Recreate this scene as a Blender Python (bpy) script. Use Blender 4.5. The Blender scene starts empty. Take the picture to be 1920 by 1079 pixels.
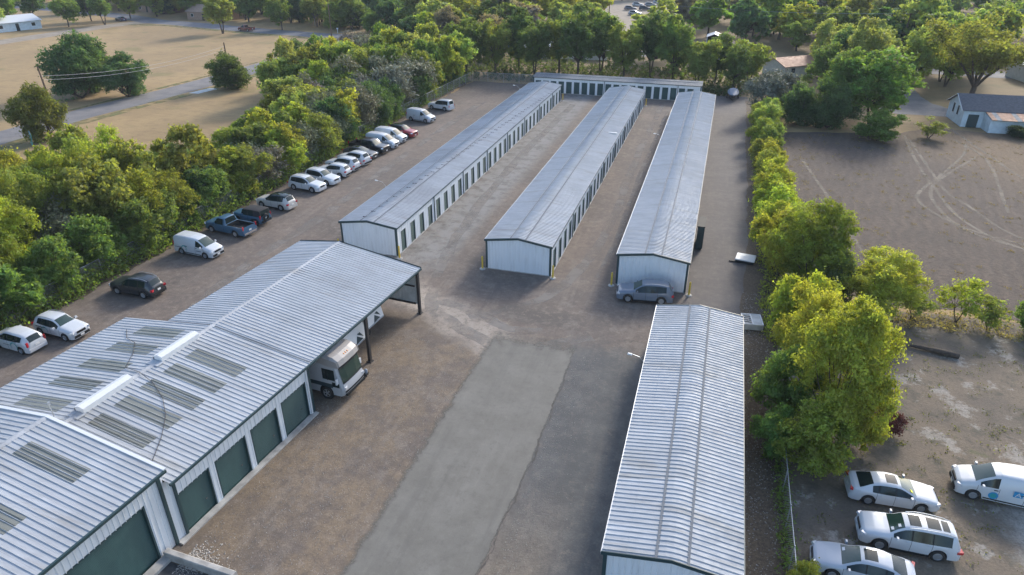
import bpy, math, random
import numpy as np
from mathutils import Matrix, Vector, Euler

S = bpy.context.scene
COL = S.collection
R_ = math.radians

# ------------------------------------------------------------------ camera
cam = bpy.data.cameras.new('camera')
cam.sensor_width = 36.0
cam.lens = 24.0
cam.clip_start = 0.5
cam.clip_end = 6000.0
camo = bpy.data.objects.new('camera', cam)
camo.location = (0.0, 0.0, 28.0)
camo.rotation_euler = (R_(90 - 27.751), 0.0, R_(16.557))
COL.objects.link(camo)
S.camera = camo

# ------------------------------------------------------------------ sky and sun
SUN_EL, SUN_AZ = 27.0, 14.0          # elevation; azimuth from +Y towards +X
world = bpy.data.worlds.new('World')
S.world = world
world.use_nodes = True
wn = world.node_tree
sky = wn.nodes.new('ShaderNodeTexSky')
sky.sky_type = 'NISHITA'
sky.sun_disc = False
sky.sun_elevation = R_(SUN_EL)
sky.sun_rotation = R_(SUN_AZ)
sky.air_density = 1.0
sky.dust_density = 2.0
sky.ozone_density = 2.0
bg = wn.nodes['Background']
bg.inputs['Strength'].default_value = 0.15
wn.links.new(sky.outputs[0], bg.inputs['Color'])

sun = bpy.data.lights.new('sun', 'SUN')
sun.energy = 1.6
sun.angle = R_(10.0)
sun.color = (1.0, 0.94, 0.84)
suno = bpy.data.objects.new('sun', sun)
az, el = R_(SUN_AZ), R_(SUN_EL)
sd = Vector((math.sin(az) * math.cos(el), math.cos(az) * math.cos(el), math.sin(el)))
suno.rotation_euler = sd.to_track_quat('Z', 'Y').to_euler()
suno.location = sd * 200
COL.objects.link(suno)

S.view_settings.view_transform = 'Standard'
S.view_settings.look = 'None'
S.view_settings.exposure = 1.18
S.view_settings.gamma = 1.0
S.view_settings.use_curve_mapping = False
S.render.engine = 'CYCLES'
S.cycles.max_bounces = 8
S.cycles.diffuse_bounces = 4
S.cycles.glossy_bounces = 2
S.cycles.transmission_bounces = 6
S.cycles.transparent_max_bounces = 6
S.cycles.use_denoising = True
S.cycles.sample_clamp_indirect = 4.0

# ------------------------------------------------------------------ node helpers
class NT:
    def __init__(s, name):
        s.m = bpy.data.materials.new(name)
        s.m.use_nodes = True
        s.t = s.m.node_tree
        s.b = s.t.nodes['Principled BSDF']
        s.out = s.t.nodes['Material Output']
        s._pos = None
    def n(s, typ):
        return s.t.nodes.new(typ)
    def put(s, sock, v):
        if hasattr(v, 'is_output'):
            s.t.links.new(v, sock)
        elif isinstance(v, (tuple, list)) and len(v) == 3 and sock.type == 'RGBA':
            sock.default_value = (*v, 1.0)
        else:
            sock.default_value = v
    def pos(s):
        if s._pos is None:
            s._pos = s.n('ShaderNodeNewGeometry').outputs['Position']
        return s._pos
    def xyz(s):
        x = s.n('ShaderNodeSeparateXYZ')
        s.put(x.inputs[0], s.pos())
        return x.outputs
    def mapping(s, scale=(1, 1, 1), rot=(0, 0, 0), vec=None):
        m = s.n('ShaderNodeMapping')
        s.put(m.inputs['Vector'], vec if vec is not None else s.pos())
        m.inputs['Scale'].default_value = scale
        m.inputs['Rotation'].default_value = rot
        return m.outputs[0]
    def noise(s, scale, detail=4.0, rough=0.55, vec=None, dist=0.0):
        m = s.n('ShaderNodeTexNoise')
        s.put(m.inputs['Vector'], vec if vec is not None else s.pos())
        m.inputs['Scale'].default_value = scale
        m.inputs['Detail'].default_value = detail
        m.inputs['Roughness'].default_value = rough
        m.inputs['Distortion'].default_value = dist
        return m.outputs['Fac']
    def voro(s, scale, vec=None, feature='F1', out='Distance'):
        m = s.n('ShaderNodeTexVoronoi')
        m.feature = feature
        s.put(m.inputs['Vector'], vec if vec is not None else s.pos())
        m.inputs['Scale'].default_value = scale
        return m.outputs[out]
    def math(s, op, a, b=0.0, c=None):
        m = s.n('ShaderNodeMath')
        m.operation = op
        s.put(m.inputs[0], a)
        s.put(m.inputs[1], b)
        if c is not None:
            s.put(m.inputs[2], c)
        return m.outputs[0]
    def ss(s, v, lo, hi, a=0.0, b=1.0):
        m = s.n('ShaderNodeMapRange')
        m.interpolation_type = 'SMOOTHSTEP'
        s.put(m.inputs['Value'], v)
        m.inputs['From Min'].default_value = lo
        m.inputs['From Max'].default_value = hi
        m.inputs['To Min'].default_value = a
        m.inputs['To Max'].default_value = b
        return m.outputs[0]
    def mix(s, f, a, b, mode='MIX'):
        m = s.n('ShaderNodeMix')
        m.data_type = 'RGBA'
        m.blend_type = mode
        s.put(m.inputs[0], f)
        s.put(m.inputs[6], a)
        s.put(m.inputs[7], b)
        return m.outputs[2]
    def band(s, v, lo, hi, soft, wob=None, amp=0.0):
        if wob is not None:
            v = s.math('ADD', v, s.math('MULTIPLY', s.math('SUBTRACT', wob, 0.5), amp))
        a = s.ss(v, lo - soft, lo + soft)
        b = s.ss(v, hi - soft, hi + soft, 1.0, 0.0)
        return s.math('MULTIPLY', a, b)
    def mul(s, a, b):
        return s.math('MULTIPLY', a, b)
    def bump(s, h, strength=0.3, dist=0.02):
        m = s.n('ShaderNodeBump')
        s.put(m.inputs['Height'], h)
        m.inputs['Strength'].default_value = strength
        m.inputs['Distance'].default_value = dist
        s.t.links.new(m.outputs[0], s.b.inputs['Normal'])
    def set(s, **k):
        for kk, v in k.items():
            s.put(s.b.inputs[kk.replace('_', ' ')], v)
        return s

M = {}
def simple(name, col, rough=0.6, metal=0.0, spec=0.5, var=0.0, vs=1.5):
    t = NT(name)
    c = col
    if var:
        f = t.noise(vs, 5.0)
        c = t.mix(t.ss(f, 0.3, 0.7), tuple(x * (1 - var) for x in col), tuple(min(1, x * (1 + var)) for x in col))
    t.set(Base_Color=c, Roughness=rough, Metallic=metal)
    t.b.inputs['Specular IOR Level'].default_value = spec
    M[name] = t.m
    return t

def metal_roof(name, base, metal=0.55, rough=0.4, dirt=0.25):
    t = NT(name)
    oi = t.n('ShaderNodeObjectInfo').outputs['Random']
    st = t.noise(0.9, 5.0, 0.6, vec=t.mapping((1.0, 6.0, 1.0)))
    pt = t.noise(0.22, 5.0, 0.6)
    c = t.mix(t.ss(st, 0.35, 0.7), base, tuple(x * 0.82 for x in base))
    c = t.mix(t.mul(t.ss(pt, 0.46, 0.70), dirt * 1.8), c, tuple(x * 0.62 for x in base))
    rs = t.noise(0.5, 6.0, 0.7, vec=t.mapping((0.35, 2.5, 1.0)))
    c = t.mix(t.mul(t.ss(rs, 0.52, 0.68), 0.6), c, (base[0] * 0.62, base[1] * 0.56, base[2] * 0.48))
    c = t.mix(t.math('MULTIPLY', oi, 0.42), c, tuple(min(1.0, x * 0.72) for x in base))
    t.set(Base_Color=c, Metallic=metal, Roughness=t.ss(t.noise(2.5, 4.0), 0.3, 0.7, rough - 0.08, rough + 0.12))
    M[name] = t.m

metal_roof('galv', (0.45, 0.47, 0.495), 0.1, 0.72)
metal_roof('galv_old', (0.42, 0.44, 0.47), 0.1, 0.72, 0.4)
metal_roof('galv_dull', (0.16, 0.19, 0.22), 0.1, 0.7, 0.3)
metal_roof('skylight', (0.23, 0.235, 0.205), 0.05, 0.45, 0.3)
metal_roof('rust_roof', (0.40, 0.22, 0.14), 0.2, 0.7, 0.35)

t = simple('white_wall', (0.68, 0.705, 0.73), 0.5)
dz = t.xyz()[2]
st = t.noise(1.2, 4.0, vec=t.mapping((4.0, 4.0, 0.5)))
c = t.mix(t.mul(t.ss(st, 0.45, 0.75), 0.35), (0.68, 0.705, 0.73), (0.42, 0.43, 0.43))
t.set(Base_Color=c)
simple('green_trim', (0.022, 0.05, 0.055), 0.45)
t = simple('green_door', (0.02, 0.065, 0.06), 0.5)
oi = t.n('ShaderNodeObjectInfo').outputs['Random']
f = t.noise(1.5, 5.0, 0.65, vec=t.mapping((1, 1, 0.4)))
c = t.mix(t.ss(f, 0.35, 0.7), (0.016, 0.056, 0.052), (0.026, 0.075, 0.068))
t.set(Base_Color=t.mix(t.math('MULTIPLY', oi, 0.35), c, (0.03, 0.05, 0.048)))
simple('dark_steel', (0.035, 0.03, 0.03), 0.6)
simple('conc', (0.36, 0.35, 0.33), 0.85, var=0.25)
simple('yellow', (0.62, 0.42, 0.05), 0.55, var=0.12, vs=6)
simple('grey_strip', (0.12, 0.135, 0.155), 0.8)
simple('rubber', (0.018, 0.018, 0.018), 0.85)
simple('alloy', (0.45, 0.46, 0.48), 0.35, 0.7)
simple('black_plastic', (0.016, 0.017, 0.018), 0.7, spec=0.25)
simple('soft_top', (0.015, 0.016, 0.02), 0.9)
simple('under', (0.008, 0.008, 0.008), 0.9)
simple('chrome', (0.7, 0.7, 0.72), 0.2, 0.9)
simple('red_light', (0.42, 0.02, 0.03), 0.25)
simple('amber_light', (0.8, 0.3, 0.05), 0.3)
simple('head_light', (0.7, 0.72, 0.75), 0.12, 0.3)
simple('plate', (0.7, 0.7, 0.68), 0.5)
simple('white_plain', (0.62, 0.63, 0.64), 0.5)
simple('white_dirty', (0.48, 0.49, 0.48), 0.6, var=0.15)
simple('wood_pole', (0.12, 0.075, 0.05), 0.85, var=0.2, vs=4)
simple('bark', (0.075, 0.055, 0.042), 0.9, var=0.3, vs=5)
simple('wire', (0.45, 0.45, 0.45), 0.5, 0.3)
simple('steel_pipe', (0.42, 0.44, 0.46), 0.45, 0.6)
simple('stone_pale', (0.42, 0.39, 0.35), 0.9, var=0.3, vs=8)
simple('teal_decal', (0.03, 0.30, 0.30), 0.4)
simple('dark_decal', (0.02, 0.04, 0.05), 0.4)
simple('blue_decal', (0.03, 0.25, 0.48), 0.4)
simple('shingle_grey', (0.085, 0.09, 0.105), 0.9, var=0.2, vs=3)
simple('shingle_brown', (0.20, 0.15, 0.12), 0.9, var=0.2, vs=3)
simple('brick_wall', (0.30, 0.20, 0.15), 0.9, var=0.2, vs=4)
simple('siding_blue', (0.55, 0.63, 0.68), 0.7, var=0.1)
simple('siding_cream', (0.62, 0.58, 0.50), 0.7, var=0.1)
simple('dark_void', (0.012, 0.014, 0.016), 0.8)
simple('tarp_grey', (0.20, 0.23, 0.28), 0.6, var=0.15)
simple('hull_dark', (0.03, 0.03, 0.035), 0.35)
simple('beige_grey', (0.40, 0.41, 0.425), 0.4)
simple('beige', (0.34, 0.315, 0.295), 0.4)
simple('yellow_paper', (0.75, 0.8, 0.08), 0.6)

t = NT('glass')
t.set(Base_Color=(0.012, 0.022, 0.022), Roughness=0.06)
t.b.inputs['Specular IOR Level'].default_value = 0.4
M['glass'] = t.m
t = NT('glass_green')
t.set(Base_Color=(0.02, 0.045, 0.035), Roughness=0.05)
t.b.inputs['Specular IOR Level'].default_value = 0.75
M['glass_green'] = t.m

t = NT('paint')                       # colour set on the object
oc = t.n('ShaderNodeObjectInfo').outputs['Color']
dust = t.ss(t.noise(1.6, 4.0), 0.4, 0.75, 0.0, 0.07)
t.set(Base_Color=t.mix(dust, oc, (0.30, 0.27, 0.24)), Roughness=0.32)
t.b.inputs['Coat Weight'].default_value = 0.5
t.b.inputs['Coat Roughness'].default_value = 0.08
M['paint'] = t.m

def leaf_mat(name, translucent=0.52, sat=0.9):
    t = NT(name)
    oc = t.n('ShaderNodeObjectInfo').outputs['Color']
    at = t.n('ShaderNodeAttribute')
    at.attribute_name = 'tone'
    v = at.outputs['Fac']
    hsv = t.n('ShaderNodeHueSaturation')
    t.put(hsv.inputs['Color'], oc)
    t.put(hsv.inputs['Hue'], t.math('ADD', 0.478, t.math('MULTIPLY', v, 0.044)))
    t.put(hsv.inputs['Value'], t.math('ADD', 0.78, t.math('MULTIPLY', v, 0.95)))
    t.put(hsv.inputs['Saturation'], sat)
    c = hsv.outputs[0]
    t.set(Base_Color=c, Roughness=0.62)
    t.b.inputs['Specular IOR Level'].default_value = 0.2
    tr = t.n('ShaderNodeBsdfTranslucent')
    t.put(tr.inputs['Color'], t.mix(1.0, c, (1.8, 1.7, 0.6), 'MULTIPLY'))
    mx = t.n('ShaderNodeMixShader')
    mx.inputs[0].default_value = translucent
    t.t.links.new(t.b.outputs[0], mx.inputs[1])
    t.t.links.new(tr.outputs[0], mx.inputs[2])
    t.t.links.new(mx.outputs[0], t.out.inputs['Surface'])
    M[name] = t.m
leaf_mat('leaf')
leaf_mat('twig', 0.1, 1.0)

# see-through wire mesh for chain link
t = NT('chain_link')
w1 = t.n('ShaderNodeTexWave'); w1.wave_type = 'BANDS'; w1.bands_direction = 'DIAGONAL'
t.put(w1.inputs['Vector'], t.pos()); w1.inputs['Scale'].default_value = 5.0
w2 = t.n('ShaderNodeTexWave'); w2.wave_type = 'BANDS'; w2.bands_direction = 'DIAGONAL'
t.put(w2.inputs['Vector'], t.mapping((1, -1, -1))); w2.inputs['Scale'].default_value = 5.0
f = t.math('MAXIMUM', t.ss(w1.outputs['Fac'], 0.95, 0.99), t.ss(w2.outputs['Fac'], 0.95, 0.99))
t.set(Base_Color=(0.45, 0.47, 0.5), Metallic=0.5, Roughness=0.5, Alpha=f)
M['chain_link'] = t.m

# ------------------------------------------------------------------ mesh helpers
class MB:
    """collects polygons, linked as ONE mesh object"""
    def __init__(s):
        s.v, s.f, s.mi = [], [], []
        s.cur = 0
    def poly(s, pts):
        i = len(s.v)
        s.v += [tuple(p) for p in pts]
        s.f.append(tuple(range(i, i + len(pts))))
        s.mi.append(s.cur)
    def faces(s, verts, faces):
        i = len(s.v)
        s.v += [tuple(p) for p in verts]
        for f in faces:
            s.f.append(tuple(k + i for k in f)); s.mi.append(s.cur)
    def box(s, c, d, rz=0.0, rx=0.0, ry=0.0, taper=1.0):
        x, y, z = d[0] / 2, d[1] / 2, d[2] / 2
        vs = [(-x, -y, -z), (x, -y, -z), (x, y, -z), (-x, y, -z),
              (-x * taper, -y * taper, z), (x * taper, -y * taper, z), (x * taper, y * taper, z), (-x * taper, y * taper, z)]
        if rz or rx or ry:
            m = Euler((rx, ry, rz)).to_matrix()
            vs = [m @ Vector(p) for p in vs]
        vs = [(p[0] + c[0], p[1] + c[1], p[2] + c[2]) for p in vs]
        s.faces(vs, [(0, 3, 2, 1), (4, 5, 6, 7), (0, 1, 5, 4), (1, 2, 6, 5), (2, 3, 7, 6), (3, 0, 4, 7)])
    def tube(s, pts, rad, n=6, cap=True):
        pts = [Vector(p) for p in pts]
        rr = rad if isinstance(rad, (list, tuple)) else [rad] * len(pts)
        vs, fs = [], []
        for i, p in enumerate(pts):
            d = (pts[min(i + 1, len(pts) - 1)] - pts[max(i - 1, 0)]).normalized()
            a = d.cross(Vector((0, 0, 1)) if abs(d.z) < 0.9 else Vector((1, 0, 0))).normalized()
            b = d.cross(a)
            for k in range(n):
                an = 2 * math.pi * k / n
                vs.append(p + (a * math.cos(an) + b * math.sin(an)) * rr[i])
        for i in range(len(pts) - 1):
            for k in range(n):
                k2 = (k + 1) % n
                fs.append((i * n + k, i * n + k2, (i + 1) * n + k2, (i + 1) * n + k))
        if cap:
            fs.append(tuple(range(n - 1, -1, -1)))
            fs.append(tuple(range((len(pts) - 1) * n, len(pts) * n)))
        s.faces(vs, fs)
    def lathe(s, prof, n=16, axis='z', c=(0, 0, 0)):
        vs, fs = [], []
        for r, h in prof:
            for k in range(n):
                an = 2 * math.pi * k / n
                p = (r * math.cos(an), r * math.sin(an), h)
                if axis == 'y':
                    p = (p[0], p[2], p[1])
                elif axis == 'x':
                    p = (p[2], p[0], p[1])
                vs.append((p[0] + c[0], p[1] + c[1], p[2] + c[2]))
        m = len(prof)
        for i in range(m - 1):
            for k in range(n):
                k2 = (k + 1) % n
                fs.append((i * n + k, i * n + k2, (i + 1) * n + k2, (i + 1) * n + k))
        s.faces(vs, fs)
    def prism(s, prof, y0, y1, axis='y'):
        """closed profile of (a, z) extruded along y (or x)"""
        n = len(prof)
        if axis == 'y':
            vs = [(a, y0, z) for a, z in prof] + [(a, y1, z) for a, z in prof]
        else:
            vs = [(y0, a, z) for a, z in prof] + [(y1, a, z) for a, z in prof]
        fs = [(i, (i + 1) % n, n + (i + 1) % n, n + i) for i in range(n)]
        fs.append(tuple(range(n - 1, -1, -1))); fs.append(tuple(range(n, 2 * n)))
        s.faces(vs, fs)
    def mesh(s, name, mats, smooth=None):
        me = bpy.data.meshes.new(name)
        me.from_pydata(s.v, [], s.f)
        for m in (mats if isinstance(mats, (list, tuple)) else [mats]):
            me.materials.append(M[m])
        if any(s.mi):
            me.polygons.foreach_set('material_index', s.mi)
        if smooth is not None:
            me.polygons.foreach_set('use_smooth', [True] * len(s.f))
            me.set_sharp_from_angle(angle=R_(smooth))
        me.update()
        return me
    def build(s, name, mats, parent=None, smooth=None, loc=None):
        return link(name, s.mesh(name, mats, smooth), parent, loc)

def link(name, me, parent=None, loc=None, rot=None):
    o = bpy.data.objects.new(name, me)
    COL.objects.link(o)
    if parent is not None:
        o.parent = parent
    if loc is not None:
        o.location = loc
    if rot is not None:
        o.rotation_euler = rot
    return o

def tag(o, label, cat, group=None):
    o['label'] = label
    o['category'] = cat
    if group:
        o['group'] = group
    return o

def thing(name, label, cat, loc=(0, 0, 0), rz=0.0, group=None, scale=None):
    o = link(name, None, None, loc, (0, 0, rz))
    o.empty_display_size = 0.3
    if scale is not None:
        o.scale = scale
    return tag(o, label, cat, group)

def struct(o, kind='structure'):
    o['kind'] = kind
    return o

def copy_tree(o, parent=None, color=None):
    c = o.copy()
    COL.objects.link(c)
    c.parent = parent
    if color is not None:
        c.color = color
    for ch in o.children:
        copy_tree(ch, c, color)
    return c
# ================================================================== GROUND
rng = random.Random(7)
def sheet(name, pts, z, mat, jitter=0.0, step=1.5, seed=1, kind='structure'):
    """flat polygon sheet with an uneven edge"""
    r = random.Random(seed)
    out = []
    n = len(pts)
    for i in range(n):
        a, b = Vector(pts[i]), Vector(pts[(i + 1) % n])
        k = max(1, int((b - a).length / step)) if jitter else 1
        nn = (b - a).normalized()
        nn = Vector((-nn.y, nn.x))
        w = 0.0
        for j in range(k):
            w = w * 0.6 + r.uniform(-1, 1) * jitter * 0.6
            p = a.lerp(b, j / k) + nn * (w if j else 0)
            out.append((p.x, p.y, z))
    mb = MB(); mb.poly(out)
    return struct(mb.build(name, mat), kind)

def ribbon(name, pts, width, z, mat, seed=1, jit=0.12, sub=5):
    """strip following a smooth curve through pts"""
    r = random.Random(seed)
    P = [Vector(p) for p in pts]
    C = []
    for i in range(len(P) - 1):
        p0, p1, p2, p3 = P[max(i - 1, 0)], P[i], P[i + 1], P[min(i + 2, len(P) - 1)]
        for j in range(sub):
            u = j / sub
            C.append(0.5 * ((2 * p1) + (p2 - p0) * u + (2 * p0 - 5 * p1 + 4 * p2 - p3) * u * u + (3 * p1 - p0 - 3 * p2 + p3) * u ** 3))
    C.append(P[-1])
    vs, fs = [], []
    for i, c in enumerate(C):
        d = (C[min(i + 1, len(C) - 1)] - C[max(i - 1, 0)]).normalized()
        nn = Vector((-d.y, d.x))
        w = width / 2
        a = c + nn * w * (1 + r.uniform(-jit, jit)); b = c - nn * w * (1 + r.uniform(-jit, jit))
        vs += [(a.x, a.y, z), (b.x, b.y, z)]
        if i:
            fs.append((2 * i - 2, 2 * i - 1, 2 * i + 1, 2 * i))
    mb = MB(); mb.faces(vs, fs)
    return struct(mb.build(name, mat))

# --- dry grass land
t = NT('dry_grass')
x, y, z = t.xyz()
n1 = t.noise(0.035, 5.0); n2 = t.noise(0.35, 6.0, 0.65); n3 = t.noise(6.0, 4.0, 0.7)
c = t.mix(t.ss(n1, 0.35, 0.68), (0.385, 0.285, 0.15), (0.28, 0.205, 0.11))
c = t.mix(t.mul(t.ss(n2, 0.45, 0.7), 0.55), c, (0.22, 0.155, 0.095))
g = t.noise(0.09, 4.0)
c = t.mix(t.mul(t.ss(g, 0.56, 0.68), 0.6), c, (0.16, 0.16, 0.055))
c = t.mix(t.mul(t.ss(n3, 0.4, 0.7), 0.35), c, (0.15, 0.11, 0.07))
n4 = t.noise(0.8, 6.0, 0.75, vec=t.mapping((0.5, 1.6, 1), (0, 0, 0.3)))
c = t.mix(t.mul(t.ss(n4, 0.48, 0.66), 0.5), c, (0.20, 0.145, 0.085))
c = t.mix(t.mul(t.ss(n4, 0.46, 0.3), 0.35), c, (0.42, 0.31, 0.18))
# darker brown woodland floor east and north of the yard
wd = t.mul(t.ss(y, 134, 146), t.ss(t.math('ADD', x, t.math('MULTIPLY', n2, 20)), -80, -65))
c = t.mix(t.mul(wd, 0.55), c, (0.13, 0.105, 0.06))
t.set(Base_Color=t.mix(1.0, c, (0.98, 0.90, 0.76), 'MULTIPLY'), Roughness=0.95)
t.bump(n3, 0.5, 0.05)
M['dry_grass'] = t.m
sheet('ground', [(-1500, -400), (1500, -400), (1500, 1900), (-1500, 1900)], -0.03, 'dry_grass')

# --- gravel yard
t = NT('gravel')
x, y, z = t.xyz()
big = t.noise(0.11, 5.0, 0.6); mid = t.noise(0.7, 6.0, 0.65); fine = t.noise(9.0, 3.0, 0.7); grit = t.noise(28.0, 2.0, 0.8)
c = t.mix(t.ss(big, 0.38, 0.62), (0.185, 0.15, 0.128), (0.122, 0.107, 0.10))
c = t.mix(t.mul(t.ss(mid, 0.42, 0.72), 0.5), c, (0.195, 0.162, 0.138))
# tan gravel apron in front of the garage doors
ap = t.mul(t.band(x, -23.5, -13.5, 0.8, mid, 2.0), t.ss(y, 40, 46, 1.0, 0.0))
c = t.mix(t.mul(ap, 0.75), c, t.mix(t.ss(t.noise(0.35, 6.0, 0.7), 0.4, 0.65), (0.25, 0.19, 0.122), (0.135, 0.114, 0.10)))
# grey worn asphalt between the left and the middle shed
ga = t.mul(t.band(x, -27.6, -22.6, 0.9, mid, 2.2), t.ss(y, 50, 56))
c = t.mix(t.mul(ga, 0.95), c, t.mix(t.ss(mid, 0.38, 0.64), (0.15, 0.157, 0.16), (0.28, 0.285, 0.28)))
# lane on the right
rl = t.mul(t.band(x, -0.6, 5.0, 0.4, mid, 0.8), t.ss(y, 45, 50))
c = t.mix(t.mul(rl, 0.8), c, t.mix(t.ss(t.noise(0.3, 6.0, 0.6, vec=t.mapping((0.6, 1.6, 1))), 0.42, 0.62), (0.13, 0.12, 0.118), (0.19, 0.175, 0.168)))
# old asphalt along the right shed, bluish grey with brown wash
oa = t.mul(t.band(x, -8.2, -1.5, 0.4, mid, 0.9), t.ss(t.math('ADD', y, t.math('MULTIPLY', mid, 5.0)), 44.5, 47.5, 1.0, 0.0))
oc = t.mix(t.ss(t.noise(0.45, 7.0, 0.68), 0.4, 0.66), (0.075, 0.083, 0.088), (0.185, 0.188, 0.185))
wash = t.mul(t.ss(y, 20, 31, 1.0, 0.0), t.ss(x, -3.6, -6.0))
oc = t.mix(t.mul(wash, 0.8), oc, (0.22, 0.185, 0.14))
c = t.mix(oa, c, oc)
# pale dust fan at the junction
dx = t.math('ADD', t.math('MULTIPLY', x, 0.5), t.math('MULTIPLY', y, 0.87))
fan = t.mul(t.band(dx, 28.2, 31.6, 1.2, t.noise(0.3, 6.0, 0.7), 4.0), t.band(x, -23.5, -9.0, 2.0))
c = t.mix(t.mul(fan, t.ss(mid, 0.34, 0.56, 0.25, 0.95)), c, (0.40, 0.36, 0.32))
wear = t.noise(0.8, 5.0, 0.65, vec=t.mapping((1.3, 0.09, 1)))
c = t.mix(t.mul(t.ss(wear, 0.50, 0.68), 0.5), c, (0.235, 0.205, 0.18))
wear2 = t.noise(0.55, 5.0, 0.7, vec=t.mapping((1.6, 0.13, 1), (0, 0, 0.12)))
c = t.mix(t.mul(t.ss(wear2, 0.54, 0.7), 0.5), c, (0.085, 0.078, 0.075))
oil = t.ss(t.voro(0.33), 0.07, 0.16, 1.0, 0.0)
c = t.mix(t.mul(oil, t.ss(mid, 0.4, 0.6, 0.0, 0.6)), c, (0.06, 0.055, 0.052))
# dark damp patches
dm = t.mul(t.band(x, -15.5, -8.5, 1.0, mid, 2.0), t.band(y, 45.2, 48.0, 0.8, big, 4.0))
c = t.mix(t.mul(dm, 0.8), c, (0.085, 0.08, 0.078))
c = t.mix(t.mul(t.ss(t.noise(0.5, 6.0, 0.7), 0.62, 0.74), 0.5), c, (0.085, 0.075, 0.068))
m2 = t.noise(1.5, 8.0, 0.86)
c = t.mix(t.ss(m2, 0.50, 0.60, 0.0, 0.65), c, (0.098, 0.087, 0.08))
c = t.mix(t.ss(m2, 0.48, 0.38, 0.0, 0.6), c, (0.30, 0.255, 0.215))
m3 = t.noise(0.42, 7.0, 0.78)
c = t.mix(t.ss(m3, 0.52, 0.62, 0.0, 0.4), c, (0.26, 0.235, 0.215))
c = t.mix(t.ss(fine, 0.38, 0.66, 0.0, 0.4), c, (0.09, 0.075, 0.065))
c = t.mix(t.ss(grit, 0.6, 0.78, 0.0, 0.45), c, (0.36, 0.32, 0.27))
c = t.mix(t.mul(t.mul(ga, t.ss(mid, 0.36, 0.6)), 0.75), c, (0.23, 0.235, 0.24))
c = t.mix(t.mul(rl, 0.45), c, (0.125, 0.122, 0.125))
c = t.mix(t.mul(fan, t.ss(m2, 0.56, 0.42, 0.15, 0.8)), c, (0.36, 0.325, 0.29))
c = t.mix(t.mul(t.mul(oa, t.math('SUBTRACT', 1.0, wash)), 0.5), c, (0.085, 0.094, 0.102))
t.set(Base_Color=t.mix(1.0, c, (0.92, 0.87, 0.81), 'MULTIPLY'), Roughness=0.9)
t.bump(t.math('ADD', fine, t.math('MULTIPLY', grit, 0.6)), 0.45, 0.03)
M['gravel'] = t.m
sheet('gravel_yard', [(-51.0, -20), (5.4, -20), (5.4, 137), (-49.0, 137), (-50.0, 90)], -0.012, 'gravel', 0.5, 1.2, 3)

# --- concrete drive
t = NT('drive_conc')
x, y, z = t.xyz()
mid = t.noise(0.5, 6.0, 0.6); fine = t.noise(14.0, 3.0, 0.75)
c = t.mix(t.ss(mid, 0.35, 0.68), (0.205, 0.198, 0.18), (0.245, 0.238, 0.22))
c = t.mix(t.mul(t.ss(t.noise(0.16, 4.0), 0.5, 0.7), 0.4), c, (0.17, 0.165, 0.15))
c = t.mix(t.ss(fine, 0.35, 0.7, 0.0, 0.22), c, (0.12, 0.115, 0.105))
wear = t.noise(0.7, 5.0, 0.65, vec=t.mapping((1.5, 0.1, 1), (0, 0, -0.05)))
c = t.mix(t.mul(t.ss(wear, 0.5, 0.68), 0.45), c, (0.15, 0.146, 0.136))
c = t.mix(t.mul(t.ss(wear, 0.44, 0.3), 0.35), c, (0.30, 0.29, 0.27))
sp = t.noise(1.6, 8.0, 0.86)
c = t.mix(t.mul(t.ss(sp, 0.50, 0.62), 0.45), c, (0.14, 0.135, 0.124))
c = t.mix(t.mul(t.ss(sp, 0.47, 0.36), 0.4), c, (0.29, 0.28, 0.255))
oil = t.ss(t.voro(0.4), 0.05, 0.13, 1.0, 0.0)
c = t.mix(t.mul(oil, t.ss(mid, 0.42, 0.6, 0.0, 0.7)), c, (0.075, 0.072, 0.068))
wob = t.noise(0.9, 6.0, 0.72)
lx = t.math('ADD', x, t.math('MULTIPLY', t.math('SUBTRACT', 43.0, y), 0.012))
rx = t.math('ADD', x, t.math('MULTIPLY', t.math('MAXIMUM', t.math('SUBTRACT', 30.0, y), 0.0), 0.05))
al = t.mul(t.ss(t.math('ADD', lx, t.math('MULTIPLY', t.math('SUBTRACT', wob, 0.5), 1.1)), -14.55, -13.95), t.ss(t.math('ADD', rx, t.math('MULTIPLY', t.math('SUBTRACT', wob, 0.5), 0.5)), -7.68, -7.90))
al = t.mul(al, t.ss(t.math('ADD', y, t.math('MULTIPLY', wob, 4.5)), 46.3, 44.0))
t.set(Base_Color=t.mix(1.0, c, (0.75, 0.725, 0.68), 'MULTIPLY'), Roughness=0.88, Alpha=al)
t.bump(fine, 0.25, 0.01)
M['drive_conc'] = t.m
r = random.Random(4)
sheet('concrete_drive', [(-16.5, 2), (-5.5, 2), (-5.5, 45.5), (-16.5, 45.5)], 0.0, 'drive_conc')
# broken edge: crumbled crack along the drive's right side
t = NT('crack_dark'); t.set(Base_Color=(0.075, 0.066, 0.058), Roughness=0.95); M['crack_dark'] = t.m
mb = MB()
px = None
for i in range(120):
    yy = 40.5 - i * 0.2
    xx = -7.72 - 0.05 * max(0, 30 - yy) + 0.1 * math.sin(yy * 1.7) + r.uniform(-0.07, 0.07)
    w = r.choice([0.004, 0.01, 0.02, 0.045]) * (1.7 if 29 < yy < 33 else 1)
    if px:
        mb.poly([(px[0] - px[2], px[1], 0.006), (px[0] + px[2], px[1], 0.006), (xx + w, yy, 0.006), (xx - w, yy, 0.006)])
    px = (xx, yy, w)
struct(mb.build('drive_crack', 'crack_dark'))

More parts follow.
